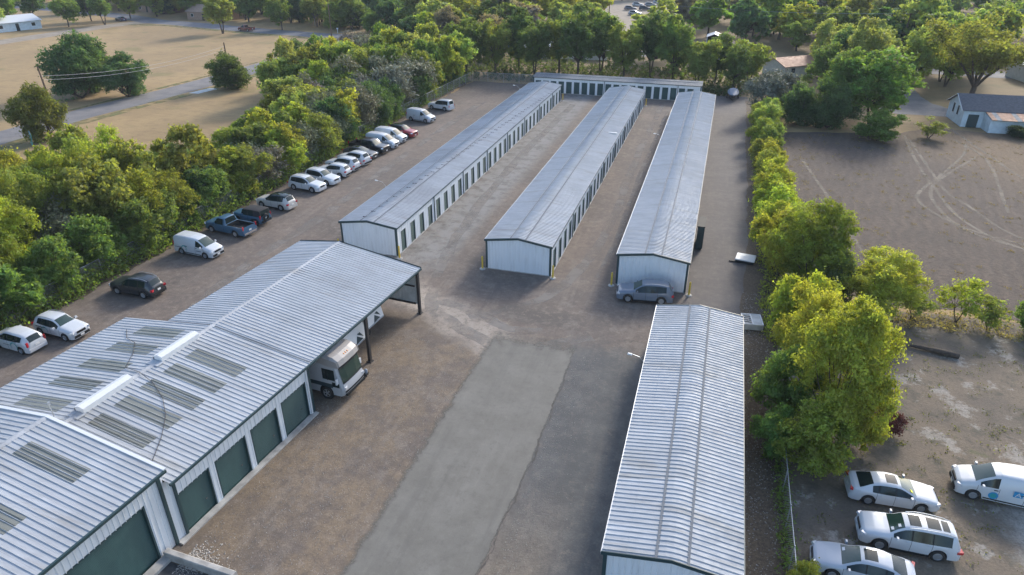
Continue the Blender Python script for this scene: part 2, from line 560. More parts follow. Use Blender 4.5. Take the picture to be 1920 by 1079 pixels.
# --- ploughed field on the right and dirt lot
t = NT('ploughed')
x, y, z = t.xyz()
mid = t.noise(0.25, 6.0, 0.6); fine = t.noise(2.6, 7.0, 0.85)
wv = t.n('ShaderNodeTexWave'); wv.bands_direction = 'X'
t.put(wv.inputs['Vector'], t.mapping((1, 1, 1), (0, 0, R_(12)))); wv.inputs['Scale'].default_value = 0.26
wv.inputs['Distortion'].default_value = 5.0; wv.inputs['Detail'].default_value = 4.0; wv.inputs['Detail Scale'].default_value = 1.2
c = t.mix(t.ss(mid, 0.35, 0.65), (0.118, 0.096, 0.082), (0.088, 0.074, 0.066))
c = t.mix(t.mul(wv.outputs['Fac'], t.ss(t.noise(0.12, 4.0), 0.35, 0.65, 0.05, 0.4)), c, (0.19, 0.15, 0.115))
c = t.mix(t.ss(fine, 0.42, 0.6, 0.0, 0.7), c, (0.055, 0.045, 0.037))
rt = t.ss(t.math('ADD', t.math('MULTIPLY', x, 0.8), t.math('MULTIPLY', y, 0.45)), 66, 82)
c = t.mix(t.mul(rt, 0.7), c, t.mix(t.ss(fine, 0.4, 0.66), (0.25, 0.185, 0.115), (0.16, 0.125, 0.075)))
t.set(Base_Color=t.mix(1.0, c, (0.90, 0.80, 0.71), 'MULTIPLY'), Roughness=0.95)
t.bump(t.math('ADD', fine, wv.outputs['Fac']), 0.7, 0.08)
M['ploughed'] = t.m
sheet('field', [(6.5, 57), (70, 58), (75, 119), (33, 122), (26, 116), (8, 113)], -0.018, 'ploughed', 0.6, 1.5, 5)

t = NT('dirt_lot')
x, y, z = t.xyz()
big = t.noise(0.16, 5.0, 0.6); mid = t.noise(0.8, 7.0, 0.72); fine = t.noise(7.0, 4.0, 0.75)
c = t.mix(t.ss(big, 0.35, 0.65), (0.135, 0.112, 0.09), (0.205, 0.16, 0.115))
c = t.mix(t.mul(t.ss(mid, 0.48, 0.64), 0.75), c, (0.085, 0.08, 0.06))
c = t.mix(t.mul(t.ss(t.noise(0.32, 7.0, 0.75), 0.54, 0.62), 0.85), c, (0.34, 0.315, 0.28))
c = t.mix(t.mul(t.ss(t.noise(0.55, 6.0, 0.7, vec=t.mapping((1, 1, 1), (0, 0, 1.0))), 0.6, 0.7), 0.6), c, (0.12, 0.13, 0.055))
pl = t.mul(t.ss(t.math('ADD', x, t.math('MULTIPLY', mid, 3.0)), 18.6, 20.2), t.ss(y, 36, 34.0))
c = t.mix(pl, c, (0.36, 0.335, 0.30))
c = t.mix(t.ss(fine, 0.38, 0.7, 0.0, 0.5), c, (0.08, 0.068, 0.055))
t.set(Base_Color=t.mix(1.0, c, (1, 0.98, 0.95), 'MULTIPLY'), Roughness=0.95)
t.bump(t.math('ADD', mid, fine), 0.6, 0.06)
M['dirt_lot'] = t.m
sheet('dirt_lot', [(5.9, -10), (48, -10), (48, 56.5), (5.9, 56.5)], -0.016, 'dirt_lot', 0.4, 1.2, 6)

t = NT('soil')
fine = t.noise(5.0, 6.0, 0.8)
c = t.mix(t.ss(fine, 0.4, 0.65), (0.07, 0.05, 0.036), (0.15, 0.115, 0.075))
c = t.mix(t.ss(t.noise(22.0, 2.0), 0.62, 0.72, 0.0, 0.8), c, (0.34, 0.28, 0.17))
t.set(Base_Color=c, Roughness=0.95); t.bump(fine, 0.8, 0.05)
M['soil'] = t.m
sheet('verge_soil', [(3.9, 10), (6.6, 10), (6.8, 56), (6.8, 134), (4.9, 134), (4.7, 62), (4.0, 49)], -0.008, 'soil', 0.25, 0.8, 8)
sheet('hedge_soil', [(-54, 20), (-49.6, 20), (-50.2, 45), (-49.6, 80), (-49.4, 137), (-56, 137)], -0.008, 'soil', 0.5, 0.9, 9)

# --- roads
t = NT('old_road')
mid = t.noise(0.4, 5.0, 0.6)
c = t.mix(t.ss(mid, 0.35, 0.65), (0.20, 0.19, 0.185), (0.27, 0.25, 0.235))
c = t.mix(t.ss(t.noise(6.0, 4.0), 0.4, 0.7, 0.0, 0.4), c, (0.15, 0.135, 0.125))
t.set(Base_Color=t.mix(1.0, c, (0.78, 0.78, 0.8), 'MULTIPLY'), Roughness=0.9); M['old_road'] = t.m
t = NT('asphalt_far')
c = t.mix(t.ss(t.noise(0.3, 5.0), 0.4, 0.65), (0.16, 0.16, 0.175), (0.21, 0.205, 0.21))
t.set(Base_Color=t.mix(1.0, c, (0.78, 0.78, 0.8), 'MULTIPLY'), Roughness=0.85); M['asphalt_far'] = t.m
t = NT('pale_dirt')
c = t.mix(t.ss(t.noise(0.4, 6.0, 0.7), 0.35, 0.65), (0.36, 0.30, 0.235), (0.27, 0.22, 0.165))
t.set(Base_Color=t.mix(1.0, c, (0.85, 0.85, 0.85), 'MULTIPLY'), Roughness=0.95); M['pale_dirt'] = t.m
ribbon('lane_road', [(-104, 20), (-103, 75), (-103.5, 90), (-101.2, 117), (-101, 156), (-103, 186)], 7.2, -0.006, 'old_road', 2, 0.06)
ribbon('dirt_track', [(-194, 60), (-193, 150), (-192.5, 187), (-188, 202)], 8.0, -0.008, 'pale_dirt', 3, 0.12)
ribbon('street', [(-290, 232), (-215, 214), (-188, 203), (-172, 200), (-142, 193), (-111, 188), (-70, 184), (-20, 182), (30, 178), (90, 176), (220, 190)], 8.5, -0.002, 'asphalt_far', 4, 0.03)
ribbon('back_street', [(-32, 184), (-34, 240), (-35, 300), (-36, 420)], 16, -0.007, 'pale_dirt', 5, 0.1)
sheet('parking_apron', [(-48, 258), (-18, 258), (-14, 340), (-52, 340)], -0.004, 'pale_dirt', 0.6, 3, 2)
sheet('driveway', [(27, 135), (30, 130.5), (38.2, 131), (38, 126), (40.5, 133.5), (37, 142), (36.5, 156), (33.5, 156), (33.6, 142), (31, 136.5)], -0.006, 'old_road', 0.4, 1.0, 4)
sheet('sidewalk_slab', [(-97.6, 110.2), (-95.4, 110.2), (-94.6, 115.4), (-96.8, 115.4)], 0.0, 'white_dirty')

# --- wheel tracks: pale worn lines, broken up
def track_mat(name, col, lo, hi):
    t = NT(name)
    a = t.math('MULTIPLY', t.ss(t.noise(0.35, 2.0, 0.6), lo, hi), 0.7)
    t.set(Base_Color=col, Roughness=0.95, Alpha=a)
    M[name] = t.m
track_mat('track_pale', (0.28, 0.235, 0.18), 0.0, 0.75)
track_mat('track_dust', (0.25, 0.225, 0.20), 0.32, 0.68)
TR = [[(28.0, 115.7), (27.2, 105.3), (26.8, 97.7), (26.8, 91.2), (26.9, 82.0), (28.5, 76.3), (30.2, 74.0), (34, 71)],
      [(28.3, 113.6), (27.9, 98.1), (27.8, 89.5), (29.0, 85.2), (30.5, 78.4), (33, 75), (38, 72)],
      [(35.7, 113.4), (34.0, 107.3), (28.8, 96.5), (25.2, 89.7), (23.9, 85.5), (24.9, 81.1), (26.8, 77.2), (28.6, 74.9), (33, 72)],
      [(35.3, 106.4), (28.0, 94.1), (25.7, 87.4), (25.9, 80.1), (27.7, 76.8), (32, 74)],
      [(35.8, 122.9), (36.8, 112.3), (37.4, 107.0), (38.4, 97.8), (42, 88)],
      [(34.8, 115.5), (36.3, 105.4), (33.7, 89.4), (32.6, 83.7)], [(12.2, 98.3), (14.2, 81.7), (15.6, 67.0)]]
for k, pts in enumerate(TR):
    ribbon('wheel_track', pts, 0.38, -0.012 + 0.001 * k, 'track_pale', k, 0.2, 8)
ribbon('wheel_track', [(-9.4, 126), (-9.6, 90), (-9.2, 70), (-9.9, 58), (-12.0, 50), (-17, 45)], 1.0, -0.004, 'track_dust', 31, 0.3)
ribbon('wheel_track', [(-8.0, 120), (-8.3, 85), (-8.0, 66), (-8.4, 55)], 0.5, -0.003, 'track_dust', 32, 0.3)
ribbon('wheel_track', [(-24.8, 122), (-25.2, 92), (-24.7, 72), (-23.5, 58), (-22, 50), (-20, 44)], 1.1, -0.004, 'track_dust', 33, 0.3)
ribbon('wheel_track', [(-41, 120), (-41, 90), (-40, 62), (-40.5, 50), (-39.5, 40)], 1.2, -0.004, 'track_dust', 34, 0.3)
ribbon('wheel_track', [(-20.4, 45.5), (-17.5, 43.5), (-13.5, 41.4), (-11, 41.8), (-7, 45)], 1.2, -0.002, 'track_dust', 35, 0.3)
ribbon('wheel_track', [(-20.6, 47), (-16.5, 46), (-13.5, 44.3), (-10, 45)], 0.9, -0.003, 'track_dust', 36, 0.3)

track_mat('verge_green', (0.17, 0.175, 0.06), 0.35, 0.6)
ribbon('verge_grass', [(-98, 40), (-98.4, 75), (-98.8, 90), (-96.6, 117), (-96.4, 156), (-98, 184)], 2.2, -0.004, 'verge_green', 41, 0.4)
ribbon('verge_grass', [(-107.5, 84), (-107.6, 94), (-105.6, 117), (-105.4, 156)], 1.2, -0.0035, 'verge_green', 42, 0.5)
ribbon('verge_grass', [(-190, 193), (-172, 194.5), (-142, 187), (-111, 182.5)], 3.0, -0.0045, 'verge_green', 43, 0.5)

# loose stones, scattered (nobody could count them)
def stones(name, label, area, count, smin, smax, seed, mat='stone_pale'):
    r = random.Random(seed)
    mb = MB()
    for i in range(count):
        x, y = area(r)
        s = r.uniform(smin, smax)
        a = r.uniform(0, 6.28)
        h = s * r.uniform(0.4, 0.8)
        ps = [(x + s * r.uniform(0.7, 1.2) * math.cos(a + k * 1.57), y + s * r.uniform(0.7, 1.2) * math.sin(a + k * 1.57), -0.01) for k in range(4)]
        top = (x + r.uniform(-.3, .3) * s, y + r.uniform(-.3, .3) * s, h)
        mb.faces(ps + [top], [(0, 1, 4), (1, 2, 4), (2, 3, 4), (3, 0, 4)])
    o = mb.build(name, mat)
    struct(o, 'stuff'); tag(o, label, 'gravel')
stones('loose_gravel', 'loose pale gravel scattered over the tan apron beside the garage doors',
       lambda r: (-22.6 + 8.2 * r.random(), 17 + 24 * r.random()), 4200, 0.012, 0.03, 11)
stones('gravel_pile', 'coarse pale gravel heaped by the concrete kerb at the garage corner',
       lambda r: (-22.6 + abs(r.gauss(0, 0.9)), 18.2 + r.gauss(0, 0.55)), 700, 0.025, 0.06, 12)
stones('edge_gravel', 'coarse gravel crumbs strewn along the cracked edge of the grey drive',
       lambda r: (-7.5 + abs(r.gauss(0, 1.0)), 20 + 22 * r.random()), 900, 0.012, 0.03, 13)
stones('leaf_litter', 'pale fallen leaves strewn on the dark soil beside the right shed',
       lambda r: (4.3 + 2.2 * r.random(), 22 + 34 * r.random()), 1500, 0.02, 0.05, 14, 'beige')
# ================================================================== METAL BUILDINGS
PW = 0.915                       # sheet width
def rib_profile(w, n=3, h=0.034, rb=0.046, rt=0.018):
    """cross-section of a ribbed sheet: (along, height)"""
    p = [(0.0, 0.0)]
    for k in range(n):
        c = w * (k + 0.5) / n
        p += [(c - rb / 2, 0.0), (c - rt / 2, h), (c + rt / 2, h), (c + rb / 2, 0.0)]
    p.append((w, 0.0))
    return p

_pc = {}
def roof_panel_mesh(length, w=PW, n=3, mat='galv', h=0.036, lip=0.03):
    key = (round(length, 3), round(w, 3), n, mat, h)
    if key not in _pc:
        mb = MB()
        pr = rib_profile(w, n, h)
        m = len(pr)
        lap = length * 0.56 if length > 2.0 else length * 0.5
        rows = [(0.0, -lip), (0.0, 0.007), (lap, 0.007), (lap + 0.004, 0.0), (length, 0.0), (length, -lip)]   # upper sheet laps over the lower
        vs = []
        for k, (xx, dz) in enumerate(rows):
            vs += [(xx, y, (dz if k in (0, 5) else z + dz)) for y, z in pr]
        fs = [(k * m + i, k * m + i + 1, (k + 1) * m + i + 1, (k + 1) * m + i) for k in range(5) for i in range(m - 1)]
        mb.faces(vs, fs)
        _pc[key] = mb.mesh('roof_panel', mat)
    return _pc[key]

def slope(parent, x0, z0, x1, z1, y0, y1, mat='galv', name='roof_panel', n=3, w=PW, h=0.036, skip=None):
    """ribbed sheets from the ridge/eave (x0,z0) to (x1,z1), laid side by side along y"""
    L = math.hypot(x1 - x0, z1 - z0)
    cnt = max(1, round((y1 - y0) / w))
    ww = (y1 - y0) / cnt
    ang = math.atan2(z1 - z0, abs(x1 - x0))
    me = roof_panel_mesh(L, ww - 0.004, n, mat, h)
    out = []
    for i in range(cnt):
        if x1 > x0:
            o = link(name, me, parent, (x0, y0 + i * ww, z0), (0, -ang, 0))
        else:
            o = link(name, me, parent, (x0, y0 + (i + 1) * ww, z0), (0, -ang, math.pi))
        out.append(o)
    return out

def wall_panel(parent, a, b, z0, topfn, mat='white_wall', n=3, name='wall_panel', h=0.025):
    """vertical ribbed sheet from a to b (xy); ribs stand out to the right of a->b"""
    A, B = Vector(a), Vector(b)
    L = (B - A).length
    d = (B - A) / L
    nn = Vector((d.y, -d.x))
    pr = rib_profile(L, n, h, min(0.07, L / n * 0.4), 0.03)
    lo, hi = [], []
    for u, q in pr:
        p = A + d * u + nn * q
        lo.append((p.x, p.y, z0)); hi.append((p.x, p.y, topfn(u / L) if callable(topfn) else topfn))
    m = len(pr)
    mb = MB()
    mb.faces(lo + hi, [(i, i + 1, m + i + 1, m + i) for i in range(m - 1)])
    return mb.build(name, mat, parent)

def wall_run(parent, a, b, z0, top0, top1, w=PW, mat='white_wall', mid=None):
    """row of sheets; top goes top0 -> top1, or via mid=(t, z) for a gable"""
    A, B = Vector(a), Vector(b)
    L = (B - A).length
    cnt = max(1, round(L / w))
    def tz(t):
        if mid is None:
            return top0 + (top1 - top0) * t
        return top0 + (mid[1] - top0) * t / mid[0] if t < mid[0] else mid[1] + (top1 - mid[1]) * (t - mid[0]) / (1 - mid[0])
    for i in range(cnt):
        t0, t1 = i / cnt, (i + 1) / cnt
        wall_panel(parent, A.lerp(B, t0), A.lerp(B, t1), z0, lambda u, t0=t0, t1=t1: tz(t0 + (t1 - t0) * u), mat)

_dc = {}
def door_mesh(w, h, slat=0.09, mat='green_door'):
    """roll-up curtain in the YZ plane facing +x, origin bottom centre"""
    key = (w, h, slat)
    if key not in _dc:
        mb = MB()
        n = int(h / slat)
        vs, fs = [], []
        for i in range(n + 1):
            z = h * i / n
            vs += [(0, -w / 2, z), (0, w / 2, z), (0.022, -w / 2, z + h / n * 0.45), (0.022, w / 2, z + h / n * 0.45)]
        for i in range(n):
            a = i * 4
            fs += [(a, a + 1, a + 3, a + 2), (a + 2, a + 3, a + 5, a + 4)]
        mb.faces(vs, fs)
        mb.box((0.02, 0, 0.05), (0.05, w, 0.08))
        _dc[key] = mb.mesh('door', mat)
    return _dc[key]

def lamp(label, loc, rz, length=1.1, base=None):
    """floodlight on a bent arm"""
    t = thing('floodlight', label, 'lamp', loc, rz)
    mb = MB()
    mb.tube([(0, 0, 0), (0, 0, 0.35), (0.3, 0, 0.7), (length, 0, 0.85)], 0.02, 6)
    mb.build('arm', 'steel_pipe', t, 40)
    mb = MB()
    mb.box((length + 0.14, 0, 0.83), (0.30, 0.15, 0.09), ry=-0.1, taper=0.75)
    mb.build('lamp_head', 'white_plain', t)
    mb = MB()
    mb.box((length + 0.15, 0, 0.775), (0.22, 0.11, 0.015), ry=-0.1)
    mb.build('lens', 'glass', t)
    return t

def bollard(label, x, y):
    t = thing('bollard', label, 'bollard', (x, y, 0), group='yellow bollards guarding the shed corners')
    if 'bol' not in _dc:
        mb = MB()
        mb.lathe([(0.0, 0.0), (0.085, 0.0), (0.085, 1.2), (0.075, 1.26), (0.04, 1.30), (0.0, 1.31)], 12)
        _dc['bol'] = mb.mesh('post', 'yellow', 40)
        mb = MB()
        mb.lathe([(0.30, -0.02), (0.27, 0.05), (0.085, 0.09)], 10)
        _dc['bolb'] = mb.mesh('footing', 'conc', 40)
    link('post', _dc['bol'], t); link('footing', _dc['bolb'], t)

def storage(name, label, loc, W, L, eave, rise, doors, rz=0.0, mat='galv', dw=1.0, dh=2.15, joint=4, left_doors=None, group=None, trimw=0.16):
    """long gabled shed: origin at the near left base corner, length along +y, doors on the +x side"""
    t = thing(name, label, 'storage shed', loc, rz, group)
    ov = 0.12
    rx, rz_ = W / 2, eave + rise
    cap = 0.62
    sl = rise / (W / 2)
    # roof
    slope(t, rx - cap, rz_ - cap * sl, -ov, eave - ov * sl, -ov, L + ov, mat)
    slope(t, rx + cap, rz_ - cap * sl, W + ov, eave - ov * sl, -ov, L + ov, mat)
    # ridge sheets: bent over the top, one per sheet width, slightly raised
    cnt = max(1, round((L + 2 * ov) / PW)); ww = (L + 2 * ov) / cnt
    key = (W, L, rise, mat)
    if key not in _pc:
        mb = MB()
        pr = rib_profile(ww - 0.004, 3, 0.04)
        xs = [(-cap - 0.05, -(cap + 0.05) * sl + 0.02), (-cap * 0.5, -cap * sl * 0.42 + 0.03), (0, 0.012), (cap * 0.5, -cap * sl * 0.42 + 0.03), (cap + 0.05, -(cap + 0.05) * sl + 0.02)]
        m = len(pr)
        vs = [(xx, yy, zz + q) for xx, zz in xs for yy, q in pr]
        fs = [(k * m + i, (k + 1) * m + i, (k + 1) * m + i + 1, k * m + i + 1) for k in range(4) for i in range(m - 1)]
        # turned-down side edges
        for k in (0, 4):
            b = len(vs)
            vs += [(xs[k][0], yy, xs[k][1] - 0.012) for yy, q in pr]
            fs += [(k * m + i, k * m + i + 1, b + i + 1, b + i) for i in range(m - 1)]
        mb.faces(vs, fs)
        _pc[key] = mb.mesh('ridge_cap', mat)
    for i in range(cnt):
        link('ridge_cap', _pc[key], t, (rx, -ov + i * ww, rz_))
    for s in (-1, 1):
        mb = MB(); mb.box((rx + s * (cap + 0.075), L / 2, rz_ - (cap + 0.075) * sl + 0.02), (0.13, L + 2 * ov - 0.02, 0.05)); mb.build('closure_strip', 'grey_strip', t)
    # gable walls
    wall_run(t, (0, 0), (W, 0), 0.0, eave - 0.05, eave - 0.05, mid=(0.5, rz_ - 0.05))
    wall_run(t, (W, L), (0, L), 0.0, eave - 0.05, eave - 0.05, mid=(0.5, rz_ - 0.05))
    # rake trim
    for yy, s in ((-ov, -1), (L + ov, 1)):
        mb = MB()
        for x0, z0, x1, z1 in ((-ov - .03, eave - ov * sl, rx, rz_), (rx, rz_, W + ov + .03, eave - ov * sl)):
            mb.faces([(x0, yy + s * 0.03, z0 + 0.045), (x1, yy + s * 0.03, z1 + 0.045), (x1, yy + s * 0.03, z1 - trimw), (x0, yy + s * 0.03, z0 - trimw),
                      (x0, yy - s * 0.02, z0 + 0.045), (x1, yy - s * 0.02, z1 + 0.045), (x1, yy - s * 0.02, z1 - trimw), (x0, yy - s * 0.02, z0 - trimw)],
                     [(0, 1, 2, 3), (4, 7, 6, 5), (0, 4, 5, 1), (3, 2, 6, 7), (0, 3, 7, 4), (1, 5, 6, 2)])
        mb.build('rake_trim', 'green_trim', t)
    # corner trim
    for xx, sx in ((0, -1), (W, 1)):
        for yy, sy in ((0, -1), (L, 1)):
            mb = MB()
            mb.box((xx + sx * 0.012 - sx * 0.06, yy + sy * 0.035, eave / 2 - 0.08), (0.17, 0.03, eave - 0.16))
            mb.box((xx + sx * 0.035, yy - sy * 0.05, eave / 2 - 0.08), (0.03, 0.17, eave - 0.16))
            mb.build('corner_trim', 'green_trim', t)
    # eave trim / gutter
    for xx, s in ((-ov, -1), (W + ov, 1)):
        mb = MB()
        mb.box((xx + s * 0.02, L / 2, eave - ov * sl - 0.06), (0.06, L + 2 * ov + 0.02, 0.12))
        mb.build('gutter', 'green_trim' if s > 0 else 'steel_pipe', t)
    # door side
    def side(xw, s, ds):
        ys = sorted(ds)
        prev = 0.0
        for i, yc in enumerate(ys):
            a, b = yc - dw / 2, yc + dw / 2
            if a - prev > 0.15:
                A, B = ((xw, prev), (xw, a)) if s > 0 else ((xw, a), (xw, prev))
                wall_panel(t, A, B, 0.0, eave - 0.1, n=max(1, round((a - prev) / 0.4)))
            A, B = ((xw, a), (xw, b)) if s > 0 else ((xw, b), (xw, a))
            wall_panel(t, A, B, dh, eave - 0.1, n=2, name='header_panel')
            o = link('door', door_mesh(dw, dh), t, (xw - s * 0.08, yc, 0.0), (0, 0, 0 if s > 0 else math.pi))
            mb = MB()
            for yy in (a, b):
                mb.box((xw - s * 0.04, yy, dh / 2), (0.1, 0.05, dh))
            mb.box((xw - s * 0.04, yc, dh), (0.1, dw + 0.05, 0.05))
            mb.build('door_frame', 'green_trim', t)
            if joint and i % joint == joint - 1 and i < len(ys) - 1:
                yj = (b + ys[i + 1] - dw / 2) / 2
                mb = MB(); mb.box((xw + s * 0.045, yj, eave / 2 - 0.1), (0.07, 0.10, eave - 0.2))
                mb.build('downspout', 'green_trim', t)
            prev = b
        if L - prev > 0.15:
            A, B = ((xw, prev), (xw, L)) if s > 0 else ((xw, L), (xw, prev))
            wall_panel(t, A, B, 0.0, eave - 0.1, n=max(1, round((L - prev) / 0.4)))
    side(W, 1, doors)
    side(0.0, -1, left_doors if left_doors is not None else doors)
    # footing strip
    mb = MB(); mb.box((W / 2, L / 2, 0.0), (W + 0.12, L + 0.12, 0.10)); mb.build('footing', 'conc', t)
    return t

ga = 'rows of storage sheds'
dl = [1.5 + 2.24 * i for i in range(31)]
storage('storage_shed', 'left long white storage shed with pale metal roof beside the parked cars', (-33.4, 54.1, 0), 5.85, 69.6, 2.95, 0.42, dl, mat='galv_old', group=ga)
storage('storage_shed', 'middle long white storage shed with pale metal roof between two alleys', (-18.55, 54.1, 0), 6.1, 69.6, 2.95, 0.45, dl, group=ga)
storage('storage_shed', 'right long white storage shed with the silver car parked at its end wall', (-6.5, 54.3, 0), 6.0, 68.6, 2.95, 0.45, dl[:-1], group=ga)
storage('storage_shed', 'near right white storage shed with ribbed roof seen from above', (-2.2, 22.2, 0), 5.95, 23.7, 3.0, 0.42, dl[:10], group=ga)
# cross shed at the back: doors face the camera (-y)
dlf = [0.95 + 1.5 * i for i in range(20)]
storage('storage_shed', 'low white storage shed across the far end of the alleys', (-34.4, 134.8, 0), 4.5, 31.3, 2.85, 0.3, dlf, rz=R_(-90), mat='galv_dull', dw=1.02, dh=2.2, joint=9, left_doors=[], group=ga)

# dark clips along the left shed's roof
for i in range(44):
    u = i / 43
    xx = -31.2 + 3.6 * u ** 0.85
    yy = 55 + 62 * u
    zz = 2.95 + 0.42 * (1 - abs(xx - (-30.475)) / 2.925) + 0.035
    mb = MB()
    mb.box((-0.12, 0, 0.03), (0.20, 0.05, 0.05)); mb.box((0.14, 0.07, 0.02), (0.22, 0.05, 0.035), rz=0.2)
    o = tag(mb.build('roof_clip', 'dark_steel', None, loc=(xx, yy, zz)), 'small dark bracket in the long line across the left shed roof', 'bracket', 'dark brackets on the left shed roof')
    o.rotation_euler = (0, 0, rng.uniform(-0.3, 0.3))
bs = MB()
mbx = tag((lambda m: (m.box((0, 0, 0.06), (1.2, 0.22, 0.1)), m.build('roof_vent', 'white_plain', None, loc=(-13.2, 92.9, 3.1)))[1])(MB()), 'small white flat vent on the middle shed roof', 'vent')

for lab, xx, yy in (('left front corner of the left shed', -33.6, 53.6), ('right front corner of the left shed', -27.2, 53.7),
                    ('left front corner of the middle shed', -18.85, 53.8), ('right front corner of the middle shed', -12.15, 53.8),
                    ('left front corner of the right shed', -6.85, 53.9), ('right front corner of the right shed', -0.15, 53.95),
                    ('far right corner of the left shed', -27.2, 124.2), ('far right corner of the middle shed', -12.1, 124.3),
                    ('near left corner of the closest shed', -2.55, 21.95)):
    bollard('yellow steel bollard at the ' + lab, xx, yy)

# ------------------------------------------------------------------ the big garage block with canopy (turned 5 degrees)
def garage_block():
    t = thing('garage_block', 'large metal garage block with green roll-up doors and open canopy', 'building', (-22.65, 30.0, 0), R_(-5))
    RX = -7.1                                     # ridge
    # local: x across (0 = door wall), y along
    def zr(x, eave=4.0, ridge=5.05):
        return ridge - (ridge - eave) * abs(x - RX) / 7.5
    # middle section roof and canopy roof
    slope(t, RX + 0.14, zr(RX + 0.14), 0.42, zr(0.42), -10.75, 0.55, 'galv')
    slope(t, RX - 0.14, zr(RX - 0.14), -15.1, zr(-15.1), -10.75, 0.55, 'galv')
    slope(t, RX + 0.14, zr(RX + 0.14) + 0.03, 0.42, zr(0.42) + 0.03, 0.56, 14.9, 'galv')
    slope(t, RX - 0.14, zr(RX - 0.14) + 0.03, -11.1, zr(-11.1) + 0.03, 0.56, 14.9, 'galv')
    def cap(y0, y1, zz):
        n = max(1, round((y1 - y0) / 3.0)); s = (y1 - y0) / n
        for i in range(n):
            mb = MB()
            a, b = y0 + i * s, y0 + (i + 1) * s - 0.005
            mb.faces([(RX - 0.2, a, zz - 0.03), (RX, a, zz + 0.035), (RX + 0.2, a, zz - 0.03), (RX - 0.2, b, zz - 0.03), (RX, b, zz + 0.035), (RX + 0.2, b, zz - 0.03),
                      (RX - 0.2, a, zz - 0.08), (RX + 0.2, a, zz - 0.08), (RX - 0.2, b, zz - 0.08), (RX + 0.2, b, zz - 0.08)],
                     [(0, 1, 4, 3), (1, 2, 5, 4), (0, 3, 8, 6), (2, 7, 9, 5), (0, 6, 7, 2, 1), (3, 4, 5, 9, 8)])
            mb.build('ridge_cap', 'galv_old', t)
    cap(-10.75, 14.95, 5.08)
    # flashing strip where canopy and garage meet
    mb = MB(); mb.box((RX / 2 + 0.2, 0.55, 4.53), (7.4, 0.28, 0.02), ry=math.atan2(1.05, 7.5)); mb.build('flashing', 'galv_dull', t)
    # taller near section
    def zn(x):
        return 5.95 - 1.0 * abs(x - RX) / 7.5
    slope(t, RX + 0.14, zn(RX + 0.14), 0.42, zn(0.42), -31, -10.76, 'galv')
    slope(t, RX - 0.14, zn(RX - 0.14), -15.1, zn(-15.1), -31, -10.76, 'galv')
    cap(-31, -10.74, 5.98)
    for s, xe in ((1, 0.45), (-1, -15.13)):
        mb = MB()
        mb.faces([(RX, -10.72, 6.02), (xe, -10.72, 5.0), (xe, -10.72, 4.75), (RX, -10.72, 5.75), (RX, -10.9, 6.02), (xe, -10.9, 5.0), (xe, -10.9, 4.75), (RX, -10.9, 5.75)],
                 [(0, 1, 2, 3), (4, 5, 1, 0), (1, 5, 6, 2), (4, 7, 6, 5)])
        mb.build('rake_trim', 'white_plain', t)
    # gable infill above the lower roof
    wall_run(t, (0.0, -10.8), (-14.7, -10.8), 4.0, 4.85, 4.85, mid=(0.48, 5.85))
    # skylight sheets
    def sky(x0, x1, y0, near=False):
        z0, z1 = (zn(x0), zn(x1)) if near else (zr(x0), zr(x1))
        for o in slope(t, x0, z0 + 0.012, x1, z1 + 0.012, y0, y0 + PW * 1.15, 'skylight', 'skylight_panel', 3, PW * 1.15, 0.038):
            pass
    for y0 in (-2.9, -4.6, -6.3, -8.0, -9.7):
        sky(-6.1 + 0.0, -2.4, y0)
    for y0 in (-1.4, -3.5, -5.5, -7.5, -9.5):
        sky(-8.6, -12.2, y0)
    sky(-6.2, -2.4, -13.4, True); sky(-6.2, -2.4, -16.6, True); sky(-8.4, -12.2, -13.4, True)
    # ridge vents
    for y0, y1 in ((-3.9, -0.9), (-9.2, -6.0)):
        mb = MB()
        mb.prism([(RX - 0.30, 4.98), (RX - 0.32, 5.34), (RX, 5.44), (RX + 0.32, 5.34), (RX + 0.30, 4.98)], y0, y1)
        mb.build('ridge_vent', 'white_plain', t)
        mb = MB(); mb.box((RX - 0.36, (y0 + y1) / 2, 5.14), (0.06, y1 - y0, 0.14)); mb.build('vent_louvre', 'dark_steel', t)
        mb = MB(); mb.box((RX, y0 - 0.25, 5.06), (0.9, 0.5, 0.04)); mb.build('vent_flashing', 'galv', t)
    # door wall of the middle section
    H = 3.92
    D = [(-1.0, 2.3), (-3.75, 2.2), (-6.5, 2.3), (-9.25, 2.2)]
    prev = 0.5
    for yc, w in D:
        a, b = yc + w / 2, yc - w / 2
        wall_panel(t, (0, a), (0, prev), 0.0, H, n=max(1, round((prev - a) / 0.3)))
        wall_panel(t, (0, b), (0, a), 2.62, H, n=7, name='header_panel')
        link('door', door_mesh(w, 2.62, 0.075), t, (-0.12, yc, 0))
        mb = MB()
        for yy in (a, b):
            mb.box((-0.06, yy, 1.31), (0.15, 0.07, 2.62))
        mb.box((-0.06, yc, 2.62), (0.15, w + 0.07, 0.07))
        mb.build('door_frame', 'green_trim', t)
        mb = MB(); mb.box((-0.085, yc + 0.6, 0.9), (0.04, 0.1, 0.05)); mb.build('handle', 'chrome', t)
        prev = b
    wall_panel(t, (0, -10.8), (0, prev), 0.0, H, n=1)
    mb = MB(); mb.box((0.18, -5.2, 0.02), (0.40, 11.6, 0.10)); mb.build('door_sill', 'conc', t)
    # eave gutter
    mb = MB(); mb.box((0.46, 2.05, 3.93), (0.12, 25.7, 0.13)); mb.build('gutter', 'green_trim', t)
    mb = MB(); mb.box((0.46, -20.9, 4.87), (0.14, 20.2, 0.15)); mb.build('gutter', 'green_trim', t)
    mb = MB(); mb.box((0.05, 0.52, 1.95), (0.14, 0.16, 3.9)); mb.build('corner_trim', 'green_trim', t)
    mb = MB(); mb.box((0.03, 0.36, 1.95), (0.1, 0.14, 3.9)); mb.build('downspout', 'white_plain', t)
